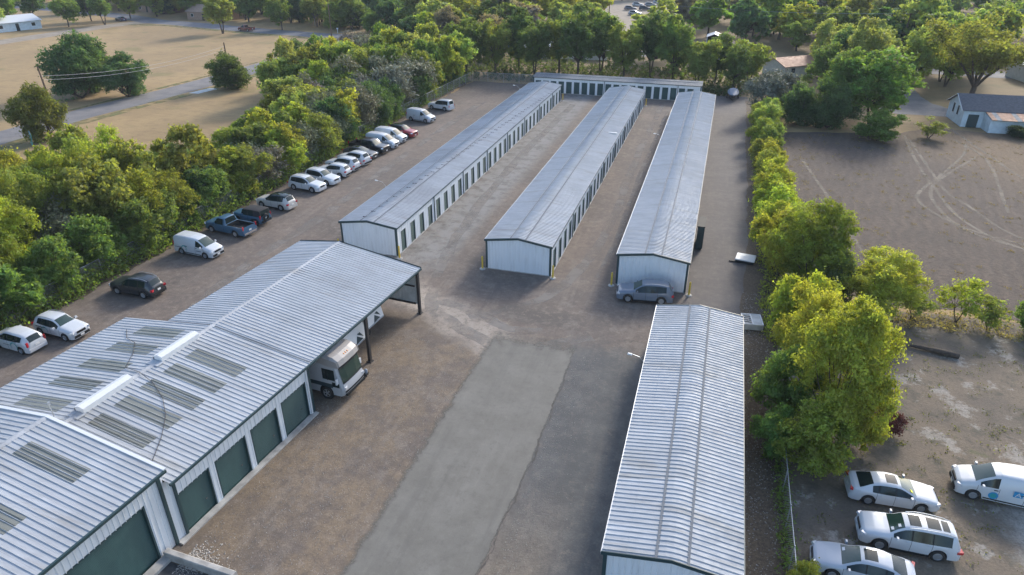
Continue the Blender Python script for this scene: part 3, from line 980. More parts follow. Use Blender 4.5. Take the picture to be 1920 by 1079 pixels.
    mb = MB(); mb.box((0.06, -10.35, 1.95), (0.1, 0.14, 3.9)); mb.build('downspout', 'green_trim', t)
    mb = MB(); mb.box((0.06, -11.05, 2.4), (0.12, 0.16, 4.8)); mb.build('corner_trim', 'green_trim', t)
    # near section door wall
    H2 = 4.82
    a, b = -12.1, -16.3
    for y1, y0 in ((-10.8, -11.55), (-11.55, a)):
        wall_panel(t, (0, y0), (0, y1), 0.0, H2, n=2)
    for i in range(5):
        q = (a - b) / 5
        wall_panel(t, (0, a - (i + 1) * q), (0, a - i * q), 3.55, H2, n=3, name='header_panel')
    link('door', door_mesh(4.2, 3.55, 0.075), t, (-0.14, (a + b) / 2, 0))
    mb = MB()
    for yy in (a, b):
        mb.box((-0.07, yy, 1.78), (0.17, 0.09, 3.55))
    mb.box((-0.07, (a + b) / 2, 3.55), (0.17, 4.3, 0.09))
    mb.build('door_frame', 'green_trim', t)
    wall_run(t, (0, -31), (0, b), 0.0, H2, H2)
    # back walls (far side of the block)
    wall_run(t, (-14.7, 0.5), (-14.7, -10.8), 0.0, 3.9, 3.9); wall_run(t, (-14.7, -10.8), (-14.7, -31), 0.0, 4.8, 4.8)
    wall_run(t, (-11.0, 0.5), (-14.7, 0.5), 0.0, 4.4, 3.9)
    wall_run(t, (0, 0.47), (-11, 0.47), 0.0, 3.85, 4.4, mid=(0.64, 4.85))
    wall_run(t, (-10.8, 14.8), (-10.8, 0.5), 0.0, 4.4, 4.4)
    # canopy: posts, beam, hanging end wall
    for yy in (14.6, 7.0):
        mb = MB(); mb.box((0.25, yy, 1.95), (0.20, 0.24, 3.9)); mb.build('post', 'dark_steel', t)
        mb = MB(); mb.box((0.25, yy, 0.03), (0.4, 0.4, 0.06)); mb.build('base_plate', 'dark_steel', t)
    mb = MB(); mb.box((0.25, 7.6, 3.77), (0.14, 14.3, 0.22)); mb.build('beam', 'dark_steel', t)
    wall_run(t, (0.1, 14.78), (-10.8, 14.78), 0.75, 3.9, 4.4, mid=(0.66, 4.9))
    wall_run(t, (-10.8, 14.72), (0.1, 14.72), 0.75, 4.4, 3.9, mid=(0.34, 4.9), mat='white_dirty')
    mb = MB(); mb.box((-5.4, 14.66, 0.8), (10.6, 0.1, 0.14)); mb.box((-5.4, 14.64, 2.4), (10.6, 0.08, 0.12)); mb.build('girt', 'dark_steel', t)
    mb = MB()
    mb.faces([(0.45, 14.97, 4.1), (RX, 14.97, 5.15), (RX, 14.97, 4.9), (0.45, 14.97, 3.82)], [(0, 1, 2, 3)])
    mb.faces([(RX, 14.97, 5.15), (-11.15, 14.97, 4.58), (-11.15, 14.97, 4.32), (RX, 14.97, 4.9)], [(0, 1, 2, 3)])
    mb.build('rake_trim', 'green_trim', t)
    mb = MB()
    mb.tube([(-8.2, -9.9, 4.9), (-8.2, -9.9, 5.8)], 0.03, 8); mb.box((-8.2, -9.9, 5.85), (0.1, 0.1, 0.12)); mb.build('vent_pipe', 'steel_pipe', t)
    return t
garage_block()

# cable lying over the garage roof
def on_garage(lx, ly, lift=0.06):
    a = R_(-5)
    z = 5.05 - 1.05 * abs(lx + 7.1) / 7.5 + lift
    return (-22.65 + lx * math.cos(a) - ly * math.sin(a), 30.0 + lx * math.sin(a) + ly * math.cos(a), z)
mb = MB()
mb.tube([on_garage(*p) for p in ((-13.2, -1.0), (-12.0, -2.0), (-10.8, -2.4), (-9.6, -3.6), (-8.6, -5.0), (-7.1, -5.3, 0.1), (-5.8, -5.6), (-4.4, -6.3), (-3.2, -7.3), (-2.2, -8.6), (-1.6, -9.6), (-1.2, -10.3))], 0.018, 5)
tag(mb.build('roof_cable', 'dark_steel', None, 40), 'thin dark cable snaking over the garage roof between the skylights', 'cable')

# concrete retaining kerb at the garage corner
t_ = thing('retaining_wall', 'low concrete retaining wall running out from the garage corner', 'wall', (-23.5, 18.35, 0))
mb = MB()
mb.prism([(0.0, -0.05), (0.0, 0.42), (0.05, 0.46), (0.30, 0.46), (0.34, 0.42), (0.34, -0.05)], 0, 4.2, 'y')
o = mb.build('wall_beam', 'conc', t_); o.rotation_euler = (0, 0, R_(-93))
mb = MB(); mb.box((0.05, -1.4, 0.06), (0.5, 2.2, 0.26), rz=R_(-5)); mb.build('sill_beam', 'conc', t_)
t = NT('dark_asphalt'); f = t.noise(3.0, 5.0); t.set(Base_Color=t.mix(t.ss(f, .4, .65), (0.05, 0.05, 0.052), (0.09, 0.088, 0.085)), Roughness=0.9); M['dark_asphalt'] = t.m
sheet('loading_apron', [(-25.5, 5), (-19.0, 5), (-19.2, 17.75), (-23.4, 17.95)], 0.006, 'dark_asphalt', 0.1, 0.6, 3)

lamp('white floodlight on a bent arm at the left eave of the near right shed', (-2.3, 37.5, 2.95), R_(180), 0.8)
lamp('white floodlight on a bent arm at the left eave of the left shed, near end', (-33.4, 64.0, 2.9), R_(180), 0.9)
lamp('white floodlight on a bent arm at the far left eave of the left shed', (-33.4, 117.0, 2.9), R_(180), 0.9)
lamp('white floodlight on a bent arm at the left eave of the right shed', (-6.55, 92.0, 2.9), R_(180), 0.8)

# dark open cabinet beside the right shed
t_ = thing('steel_cabinet', 'dark steel cabinet standing against the right side of the right shed', 'cabinet', (-0.22, 65.2, 0))
mb = MB(); mb.box((0.35, 0, 1.25), (0.62, 2.6, 2.3)); mb.build('body', 'green_trim', t_)
mb = MB(); mb.box((0.35, 0, 2.44), (0.74, 2.75, 0.08)); mb.build('top', 'black_plastic', t_)
mb = MB(); mb.box((0.68, 0.62, 1.2), (0.03, 1.15, 2.1)); mb.build('door', 'black_plastic', t_)
mb = MB(); mb.box((0.68, -0.62, 1.2), (0.03, 1.15, 2.1)); mb.build('door', 'black_plastic', t_)

# flat white box
t_ = thing('truck_bed_cover', 'flat white lid on a dark frame lying at the lane edge', 'lid', (4.55, 62.6, 0), R_(-8))
mb = MB(); mb.box((0, 0, 0.14), (1.7, 1.5, 0.28), taper=0.97); mb.build('frame', 'black_plastic', t_)
mb = MB(); mb.box((0, 0, 0.33), (1.78, 1.58, 0.10), taper=0.96); mb.build('top', 'white_plain', t_)
mb = MB(); mb.box((-1.05, -0.75, 0.06), (0.7, 0.08, 0.1)); mb.build('tongue', 'black_plastic', t_)
# pallet-like white frame
t_ = thing('slatted_crate', 'white slatted metal crate with a closed half beside the near right shed', 'crate', (4.95, 50.3, 0), R_(8))
mb = MB(); mb.box((0, 0, 0.25), (1.5, 1.7, 0.44)); mb.build('body', 'white_dirty', t_)
mb = MB(); mb.box((-0.38, 0, 0.475), (0.62, 1.52, 0.02)); mb.build('tray', 'dark_void', t_)
for k in range(5):
    mb = MB(); mb.box((-0.38, -0.62 + 0.31 * k, 0.50), (0.62, 0.07, 0.06)); mb.build('bar', 'white_plain', t_)
for xx in (-0.72, -0.04, 0.72):
    mb = MB(); mb.box((xx, 0, 0.51), (0.07, 1.7, 0.08)); mb.build('rail', 'white_plain', t_)
for yy in (-0.82, 0.82):
    mb = MB(); mb.box((0, yy, 0.512), (1.5, 0.07, 0.08)); mb.build('rail', 'white_plain', t_)
mb = MB(); mb.box((0.34, 0, 0.485), (0.66, 1.54, 0.03)); mb.build('panel', 'white_dirty', t_)

# fallen log
mb = MB()
mb.tube([(-1.6, 0.35, 0.16), (-0.8, 0.15, 0.2), (0.2, -0.05, 0.2), (1.3, -0.3, 0.2), (1.7, -0.38, 0.18)], [0.10, 0.16, 0.2, 0.22, 0.2], 9)
tag(mb.build('fallen_log', 'bark', None, 40, (17.8, 50.0, 0)), 'dark fallen log lying in the dirt lot', 'log')

# ------------------------------------------------------------------ fences
def chain_fence(label, pts, h=1.7, step=3.0):
    t = thing('chain_link_fence', label, 'fence', (pts[0][0], pts[0][1], 0))
    o0 = Vector((pts[0][0], pts[0][1]))
    for i in range(len(pts) - 1):
        a, b = Vector(pts[i]) - o0, Vector(pts[i + 1]) - o0
        n = max(1, round((b - a).length / step))
        for k in range(n + 1):
            p = a.lerp(b, k / n)
            mb = MB(); mb.tube([(p.x, p.y, -0.05), (p.x, p.y, h + 0.08)], 0.035, 6); mb.build('post', 'steel_pipe', t)
        mb = MB(); mb.tube([(a.x, a.y, h), (b.x, b.y, h)], 0.025, 6); mb.build('top_rail', 'steel_pipe', t)
        mb = MB(); mb.poly([(a.x, a.y, 0.03), (b.x, b.y, 0.03), (b.x, b.y, h), (a.x, a.y, h)]); mb.build('wire_mesh', 'chain_link', t)
    return t
chain_fence('chain link fence on the right between the near shed and the dirt lot', [(6.45, 18), (6.4, 34.5)], 1.6)
chain_fence('chain link fence behind the parked cars on the left', [(-51.2, 22), (-51.3, 60), (-50.6, 100), (-49.4, 136.5)], 1.8)
chain_fence('chain link fence across the far left corner of the yard', [(-49.2, 136.8), (-36.0, 137.4)], 1.8)
t_ = thing('gate_panel', 'leaning green wire gate panel by the bush near the left lane', 'gate', (-95.0, 73.8, 0), R_(-35))
mb = MB()
for a, b in (((-0.9, 0, 0.1), (-0.9, 0.2, 2.0)), ((0.9, 0, 0.1), (0.9, 0.2, 1.6)), ((-0.9, 0, 0.1), (0.9, 0, 0.1)), ((-0.9, 0.2, 2.0), (0.9, 0.2, 1.6))):
    mb.tube([a, b], 0.04, 6)
mb.build('gate_frame', 'teal_decal', t_)
mb = MB(); mb.poly([(-0.9, 0.01, 0.1), (0.9, 0.01, 0.1), (0.9, 0.2, 1.6), (-0.9, 0.2, 2.0)]); mb.build('wire_mesh', 'chain_link', t_)
# ================================================================== VEHICLES
def interp(tab, x):
    if x >= tab[0][0]:
        return tab[0][1]
    for (x0, v0), (x1, v1) in zip(tab, tab[1:]):
        if x1 <= x <= x0:
            return v0 if x0 == x1 else v0 + (v1 - v0) * (x0 - x) / (x0 - x1)
    return tab[-1][1]

def sstep(t):
    t = max(0.0, min(1.0, t))
    return t * t * (3 - 2 * t)

def loft_body(sp):
    """body shell as separate pieces: {part: (verts, faces)}; x forward"""
    xf, xr = sp['top'][0][0], sp['top'][-1][0]
    W, wr = sp['W'], sp['wr']
    xs = set(x for x, _ in sp['top']) | set(x for x, _ in sp['belt']) | set(x for x, _ in sp['wid'])
    for wx in sp['axles']:
        for q in (-1.19, -1.185, -1.12, -0.95, -0.7, -0.35, 0, 0.35, 0.7, 0.95, 1.12, 1.185, 1.19):
            xs.add(round(wx + q * wr, 4))
    for a, b in sp['windows'] + [sp['windshield'], sp['rearwin']] + sp.get('doors', []) + sp.get('sunroof', []):
        xs |= {a, b}
    for a, b in sp.get('doors', []):
        xs |= {a + 0.02, b - 0.02}
    if 'bed' in sp:
        a, b = sp['bed'][:2]
        xs |= {a, a - 0.03, b, b + 0.03}
    k = xf
    while k > xr:
        xs.add(round(k, 3)); k -= 0.22
    xs = sorted((x for x in xs if xr <= x <= xf), reverse=True)
    xs = [x for i, x in enumerate(xs) if i == 0 or xs[i - 1] - x > 0.004]
    rings = []
    for x in xs:
        top, belt, w = interp(sp['top'], x), interp(sp['belt'], x), interp(sp['wid'], x) * W
        bot = interp(sp.get('bot', [(9, sp['clear']), (-9, sp['clear'])]), x)
        for wx in sp['axles']:
            d = abs(x - wx)
            if d < 1.19 * wr:
                bot = max(bot, wr + math.sqrt((1.19 * wr) ** 2 - d * d))
        belt = max(min(belt, top - 0.005), bot + 0.08)
        top = max(top, belt + 0.005)
        kk = sstep((top - belt) / 0.40)
        gw = interp(sp['roofw'], x) * W
        rd = sp.get('round', 0.10)
        L = lambda a, b: a + (b - a) * kk
        P = [(0, bot), (0.80 * w, bot), (0.965 * w, bot), (1.0 * w, bot + 0.45 * (belt - bot)), (0.992 * w, bot + 0.78 * (belt - bot)), (0.955 * w, belt),
             (L(0.90 * w, gw + 0.035), belt + (top - belt) * L(0.6, 1 - rd / max(0.2, top - belt))), (L(0.78 * w, gw - 0.07), L(top - 0.004, top - 0.022)), (L(0.5 * w, gw * 0.66), L(top, top - 0.004)), (0, top + 0.012)]
        if 'bed' in sp:
            a, b, fl = sp['bed']
            if b < x < a:
                P[6] = (0.90 * w, belt + 0.0); P[7] = (0.87 * w, belt - 0.01); P[8] = (0.86 * w, fl); P[9] = (0, fl)
        rings.append(P)
    n = len(rings[0])
    parts = {}
    def add(name, quad, mir):
        v, f = parts.setdefault(name, ([], []))
        i = len(v)
        v += quad
        f.append((i, i + 1, i + 2, i + 3) if not mir else (i + 3, i + 2, i + 1, i))
    inr = lambda m, rg: rg[1] <= m <= rg[0]
    for i in range(len(xs) - 1):
        m = (xs[i] + xs[i + 1]) / 2
        for j in range(n - 1):
            base = 'body'
            nm = [None, None]
            if j <= 1:
                base = 'underside'
            elif j in (2, 3, 4):
                for q, rg in enumerate(sp.get('doors', [])):
                    if inr(m, rg):
                        nm = ['door_L%d' % q, 'door_R%d' % q]
                    elif rg[1] - 0.021 < m < rg[1] or (q == 0 and rg[0] < m < rg[0] + 0.021):
                        e_ = 2 * q + (m > rg[0])
                        nm = ['door_gap_L%d' % e_, 'door_gap_R%d' % e_]
            elif j == 5:
                for q, rg in enumerate(sp['windows']):
                    if inr(m, rg):
                        nm = ['swin_L%d' % q, 'swin_R%d' % q]
                if nm[0] is None and sp['windows'][-1][1] < m < sp['windows'][0][0] and len(sp['windows']) > 1:
                    gq = sum(1 for rg in sp['windows'] if rg[0] > m)
                    nm = ['pillar_trim_L%d' % gq, 'pillar_trim_R%d' % gq]
                if sp.get('softtop') and inr(m, sp['softtop']) and nm[0] is None:
                    base = 'soft_top'
            if j in (7, 8) and inr(m, sp['windshield']):
                base = 'windshield'
            if j in (7, 8) and inr(m, sp['rearwin']):
                base = 'rear_window'
            if j == 8:
                for q, rg in enumerate(sp.get('sunroof', [])):
                    if inr(m, rg):
                        base = 'sunroof%d' % q
            if j in (6, 7, 8) and base == 'body':
                if sp.get('blackroof') and inr(m, sp['blackroof']):
                    base = 'roof_glass'
                if sp.get('softtop') and inr(m, sp['softtop']):
                    base = 'soft_top'
                if 'bed' in sp and sp['bed'][1] < m < sp['bed'][0] and j >= 7:
                    base = 'bed_liner'
            for side in (0, 1):
                s = 1 if side == 0 else -1
                q = [(xs[i], s * rings[i][j][0], rings[i][j][1]), (xs[i + 1], s * rings[i + 1][j][0], rings[i + 1][j][1]),
                     (xs[i + 1], s * rings[i + 1][j + 1][0], rings[i + 1][j + 1][1]), (xs[i], s * rings[i][j + 1][0], rings[i][j + 1][1])]
                add(nm[side] or base, q, side == 1)
    # caps
    for i, fl in ((0, False), (len(xs) - 1, True)):
        P = [(xs[i], a, b) for a, b in rings[i]] + [(xs[i], -a, b) for a, b in rings[i][::-1][1:-1]]
        v, f = parts.setdefault('body', ([], []))
        b0 = len(v); v += P
        ids = list(range(b0, b0 + len(P)))
        f.append(tuple(ids if fl else ids[::-1]))
    return parts

def weld(vs, fs):
    key, vv, idx = {}, [], []
    for p in vs:
        k = (round(p[0], 4), round(p[1], 4), round(p[2], 4))
        if k not in key:
            key[k] = len(vv); vv.append(p)
        idx.append(key[k])
    ff = []
    for f in fs:
        g = []
        for i in f:
            if not g or idx[i] != g[-1]:
                g.append(idx[i])
        if len(g) > 1 and g[0] == g[-1]:
            g.pop()
        if len(set(g)) >= 3 and len(set(g)) == len(g):
            ff.append(tuple(g))
    return vv, ff

_wheels = {}
def wheel_meshes(r, w, dark=False):
    k = (r, w, dark)
    if k not in _wheels:
        mb = MB()
        mb.lathe([(r * 0.62, -w / 2), (r * 0.9, -w / 2), (r, -w * 0.32), (r, w * 0.32), (r * 0.9, w / 2), (r * 0.62, w / 2), (r * 0.60, w * 0.2)], 20, 'y')
        tyre = mb.mesh('tyre', 'rubber', 40)
        mb = MB()
        mb.lathe([(r * 0.66, w * 0.46), (r * 0.60, w * 0.52), (r * 0.55, w * 0.30), (0.02, w * 0.22)], 20, 'y')
        for q in range(5):
            a = 2 * math.pi * q / 5
            mb.box((r * 0.32 * math.cos(a), w * 0.40, r * 0.32 * math.sin(a)), (r * 0.52, w * 0.14, r * 0.16), ry=-a)
        mb.lathe([(0.0, w * 0.5), (r * 0.13, w * 0.48), (r * 0.15, w * 0.3)], 10, 'y')
        rim = mb.mesh('rim', 'black_plastic' if dark else 'alloy', 40)
        _wheels[k] = (tyre, rim)
    return _wheels[k]

SPEC = {}
SPEC['suv'] = dict(L=4.65, W=0.93, wr=0.36, clear=0.24, axles=[1.40, -1.36], round=0.10,
    top=[(2.33, .62), (2.29, .80), (2.16, .94), (1.7, 1.04), (1.2, 1.10), (.98, 1.14), (.30, 1.58), (.0, 1.66), (-.5, 1.70), (-1.1, 1.69), (-1.7, 1.63), (-1.92, 1.55), (-2.17, 1.14), (-2.28, 1.0), (-2.33, .62)],
    belt=[(2.33, .6), (2.16, .84), (1.0, 1.0), (-.5, 1.04), (-1.7, 1.12), (-2.33, .7)],
    wid=[(2.33, .70), (2.25, .84), (2.0, .95), (1.5, .99), (.5, 1.0), (-1.2, 1.0), (-1.9, .97), (-2.2, .92), (-2.33, .82)],
    roofw=[(2, .72), (.3, .66), (-.5, .68), (-1.9, .62)],
    windows=[(.80, .0), (-.06, -.92), (-1.02, -1.72)], windshield=(.98, .30), rearwin=(-1.92, -2.17), doors=[(.95, -.03), (-.05, -1.0)], rails=True, tail='high')
SPEC['glass_suv'] = dict(SPEC['suv'], blackroof=(.28, -1.90), rails=False)
SPEC['crossover'] = dict(SPEC['suv'], L=4.3, W=0.88, wr=0.33, axles=[1.31, -1.29], rails=True,
    top=[(2.15, .60), (2.12, .78), (1.98, .92), (1.5, 1.02), (1.05, 1.08), (.88, 1.12), (.25, 1.50), (.0, 1.56), (-.5, 1.58), (-1.1, 1.55), (-1.6, 1.47), (-1.8, 1.38), (-2.0, 1.05), (-2.1, .92), (-2.15, .6)],
    belt=[(2.15, .58), (1.98, .82), (.9, .96), (-.5, 1.0), (-1.6, 1.1), (-2.15, .68)],
    wid=[(2.15, .72), (2.07, .86), (1.85, .95), (1.4, .99), (.5, 1.0), (-1.1, 1.0), (-1.75, .97), (-2.0, .92), (-2.15, .82)],
    windows=[(.72, -.02), (-.08, -.9), (-.98, -1.4)], windshield=(.88, .25), rearwin=(-1.8, -2.0), doors=[(.87, -.05), (-.07, -.95)])
SPEC['hatch'] = dict(SPEC['crossover'], L=4.1, W=0.85, wr=0.31, clear=0.2, axles=[1.27, -1.26], rails=False, tail='tall',
    top=[(2.05, .58), (2.0, .76), (1.85, .88), (1.35, 1.0), (1.15, 1.06), (.35, 1.48), (.05, 1.53), (-.5, 1.53), (-1.1, 1.49), (-1.6, 1.42), (-1.8, 1.3), (-1.98, 1.0), (-2.03, .85), (-2.05, .55)],
    belt=[(2.05, .55), (1.85, .8), (1.1, .95), (-.5, .98), (-1.6, 1.05), (-2.05, .6)],
    wid=[(2.05, .72), (1.97, .86), (1.75, .95), (1.3, .99), (.5, 1.0), (-1.1, 1.0), (-1.65, .97), (-1.9, .92), (-2.05, .84)],
    windows=[(.95, .0), (-.08, -.9), (-.98, -1.45)], windshield=(1.15, .35), rearwin=(-1.72, -1.99), doors=[(.95, -.03), (-.05, -.95)])
SPEC['big_suv'] = dict(SPEC['suv'], L=5.0, W=0.97, wr=0.38, clear=0.26, axles=[1.48, -1.42], tail='mid',
    top=[(2.5, .66), (2.46, .88), (2.32, 1.02), (1.8, 1.11), (1.3, 1.16), (1.08, 1.2), (.40, 1.62), (.1, 1.70), (-.5, 1.75), (-1.3, 1.74), (-2.0, 1.68), (-2.18, 1.58), (-2.38, 1.18), (-2.46, 1.02), (-2.5, .66)],
    belt=[(2.5, .64), (2.32, .92), (1.1, 1.07), (-.5, 1.08), (-1.9, 1.12), (-2.5, .74)],
    wid=[(2.5, .72), (2.42, .86), (2.15, .95), (1.6, .99), (.5, 1.0), (-1.3, 1.0), (-2.0, .97), (-2.35, .93), (-2.5, .84)],
    windows=[(.92, .05), (-.02, -.98), (-1.04, -1.95)], windshield=(1.08, .40), rearwin=(-2.18, -2.38), doors=[(1.0, .02), (-.0, -1.02)], sunroof=[(.15, -.42), (-.72, -1.40), (-1.48, -1.85)])
SPEC['boxy_suv'] = dict(SPEC['suv'], W=0.93, top=[(2.33, .66), (2.29, .88), (2.16, 1.0), (1.7, 1.08), (1.1, 1.12), (.9, 1.15), (.35, 1.62), (.1, 1.72), (-.5, 1.76), (-1.1, 1.80), (-1.9, 1.78), (-2.12, 1.70), (-2.26, 1.15), (-2.30, 1.0), (-2.33, .62)],
    windows=[(.75, .0), (-.06, -.92), (-1.12, -1.95)], windshield=(.9, .35), rearwin=(-2.12, -2.26), roofw=[(2, .74), (.3, .70), (-1.9, .70)], tail='tall')
SPEC['sedan'] = dict(L=4.9, W=0.92, wr=0.335, clear=0.2, axles=[1.45, -1.42], round=0.09,
    top=[(2.45, .55), (2.40, .70), (2.25, .80), (1.8, .90), (1.35, .97), (1.1, 1.01), (.25, 1.38), (-.05, 1.44), (-.5, 1.46), (-.9, 1.43), (-1.25, 1.35), (-1.98, 1.06), (-2.25, 1.03), (-2.40, .97), (-2.45, .6)],
    belt=[(2.45, .52), (2.25, .74), (1.1, .91), (-.5, .93), (-1.8, .99), (-2.25, .95), (-2.45, .58)],
    wid=[(2.45, .68), (2.38, .82), (2.1, .94), (1.6, .99), (.5, 1.0), (-1.2, 1.0), (-1.9, .97), (-2.3, .90), (-2.45, .78)],
    roofw=[(2, .72), (.3, .64), (-.5, .66), (-1.2, .64), (-2.0, .68)],
    windows=[(.88, .0), (-.06, -.9), (-.98, -1.3)], windshield=(1.1, .25), rearwin=(-1.25, -1.98), doors=[(1.0, -.03), (-.05, -1.02)], sunroof=[(.08, -.55)], tail='wide')
SPEC['van'] = dict(L=4.75, W=0.90, wr=0.33, clear=0.22, axles=[1.50, -1.42], round=0.12,
    top=[(2.37, .60), (2.33, .84), (2.16, .98), (1.75, 1.12), (1.55, 1.18), (.72, 1.72), (.40, 1.82), (-.3, 1.87), (-1.3, 1.88), (-2.1, 1.84), (-2.28, 1.74), (-2.34, 1.20), (-2.36, 1.0), (-2.37, .5)],
    belt=[(2.37, .58), (2.16, .86), (1.5, 1.06), (.3, 1.10), (-2.2, 1.12), (-2.37, .7)],
    wid=[(2.37, .74), (2.28, .88), (2.0, .96), (1.5, .99), (.5, 1.0), (-1.6, 1.0), (-2.2, .98), (-2.37, .94)],
    roofw=[(2, .74), (.7, .72), (-.5, .80), (-2.3, .80)],
    windows=[(1.32, .48)], windshield=(1.55, .72), rearwin=(-2.285, -2.335), doors=[(1.42, .42), (.36, -.8)], tail='tall')
SPEC['pickup'] = dict(L=5.4, W=0.97, wr=0.37, clear=0.32, axles=[1.75, -1.45], round=0.09,
    top=[(2.70, .70), (2.66, .98), (2.5, 1.06), (1.6, 1.14), (1.42, 1.17), (.92, 1.70), (.6, 1.78), (.05, 1.78), (-.12, 1.72), (-.24, 1.18), (-.3, 1.16), (-2.62, 1.16), (-2.70, .72)],
    belt=[(2.70, .66), (2.5, .98), (1.4, 1.10), (-.2, 1.12), (-2.62, 1.14), (-2.70, .7)],
    wid=[(2.70, .84), (2.6, .93), (2.3, .99), (1.0, 1.0), (-2.3, 1.0), (-2.62, .99), (-2.70, .97)],
    roofw=[(2, .76), (.7, .72), (-.2, .74)],
    windows=[(1.22, .05)], windshield=(1.42, .92), rearwin=(-.12, -.24), doors=[(1.35, .0)], bed=(-.34, -2.60, .72), tail='tall')
SPEC['crew_pickup'] = dict(SPEC['pickup'], L=5.8, W=1.0, wr=0.40, clear=0.34, axles=[1.95, -1.65],
    top=[(2.90, .74), (2.86, 1.04), (2.7, 1.14), (1.8, 1.22), (1.6, 1.25), (1.0, 1.78), (.6, 1.88), (-.4, 1.88), (-.85, 1.82), (-1.0, 1.28), (-1.06, 1.24), (-2.82, 1.24), (-2.90, .76)],
    belt=[(2.90, .7), (2.7, 1.04), (1.6, 1.16), (-.9, 1.18), (-2.82, 1.22), (-2.90, .74)],
    wid=[(2.90, .86), (2.8, .94), (2.5, .99), (1.0, 1.0), (-2.5, 1.0), (-2.82, .99), (-2.90, .97)],
    windows=[(1.38, .45), (.36, -.6)], windshield=(1.6, 1.0), rearwin=(-.85, -1.0), doors=[(1.5, .42), (.4, -.7)], bed=(-1.1, -2.80, .80))
SPEC['jeep'] = dict(L=3.9, W=0.86, wr=0.40, clear=0.38, axles=[1.22, -1.15], round=0.06,
    top=[(1.95, .80), (1.93, 1.12), (1.85, 1.16), (.75, 1.22), (.66, 1.24), (.46, 1.72), (.3, 1.80), (-1.3, 1.82), (-1.7, 1.80), (-1.86, 1.72), (-1.93, 1.12), (-1.95, .7)],
    belt=[(1.95, .78), (1.85, 1.1), (.7, 1.14), (-1.8, 1.12), (-1.95, .8)],
    wid=[(1.95, .72), (1.6, .86), (.9, 1.0), (-1.8, 1.0), (-1.95, .98)],
    roofw=[(2, .80), (.4, .78), (-1.8, .80)],
    windows=[(.60, -.2), (-.3, -1.0)], windshield=(.66, .46), rearwin=(-1.86, -1.93), doors=[(.66, -.24)], softtop=(.44, -1.92), tail='tall', spare=True)

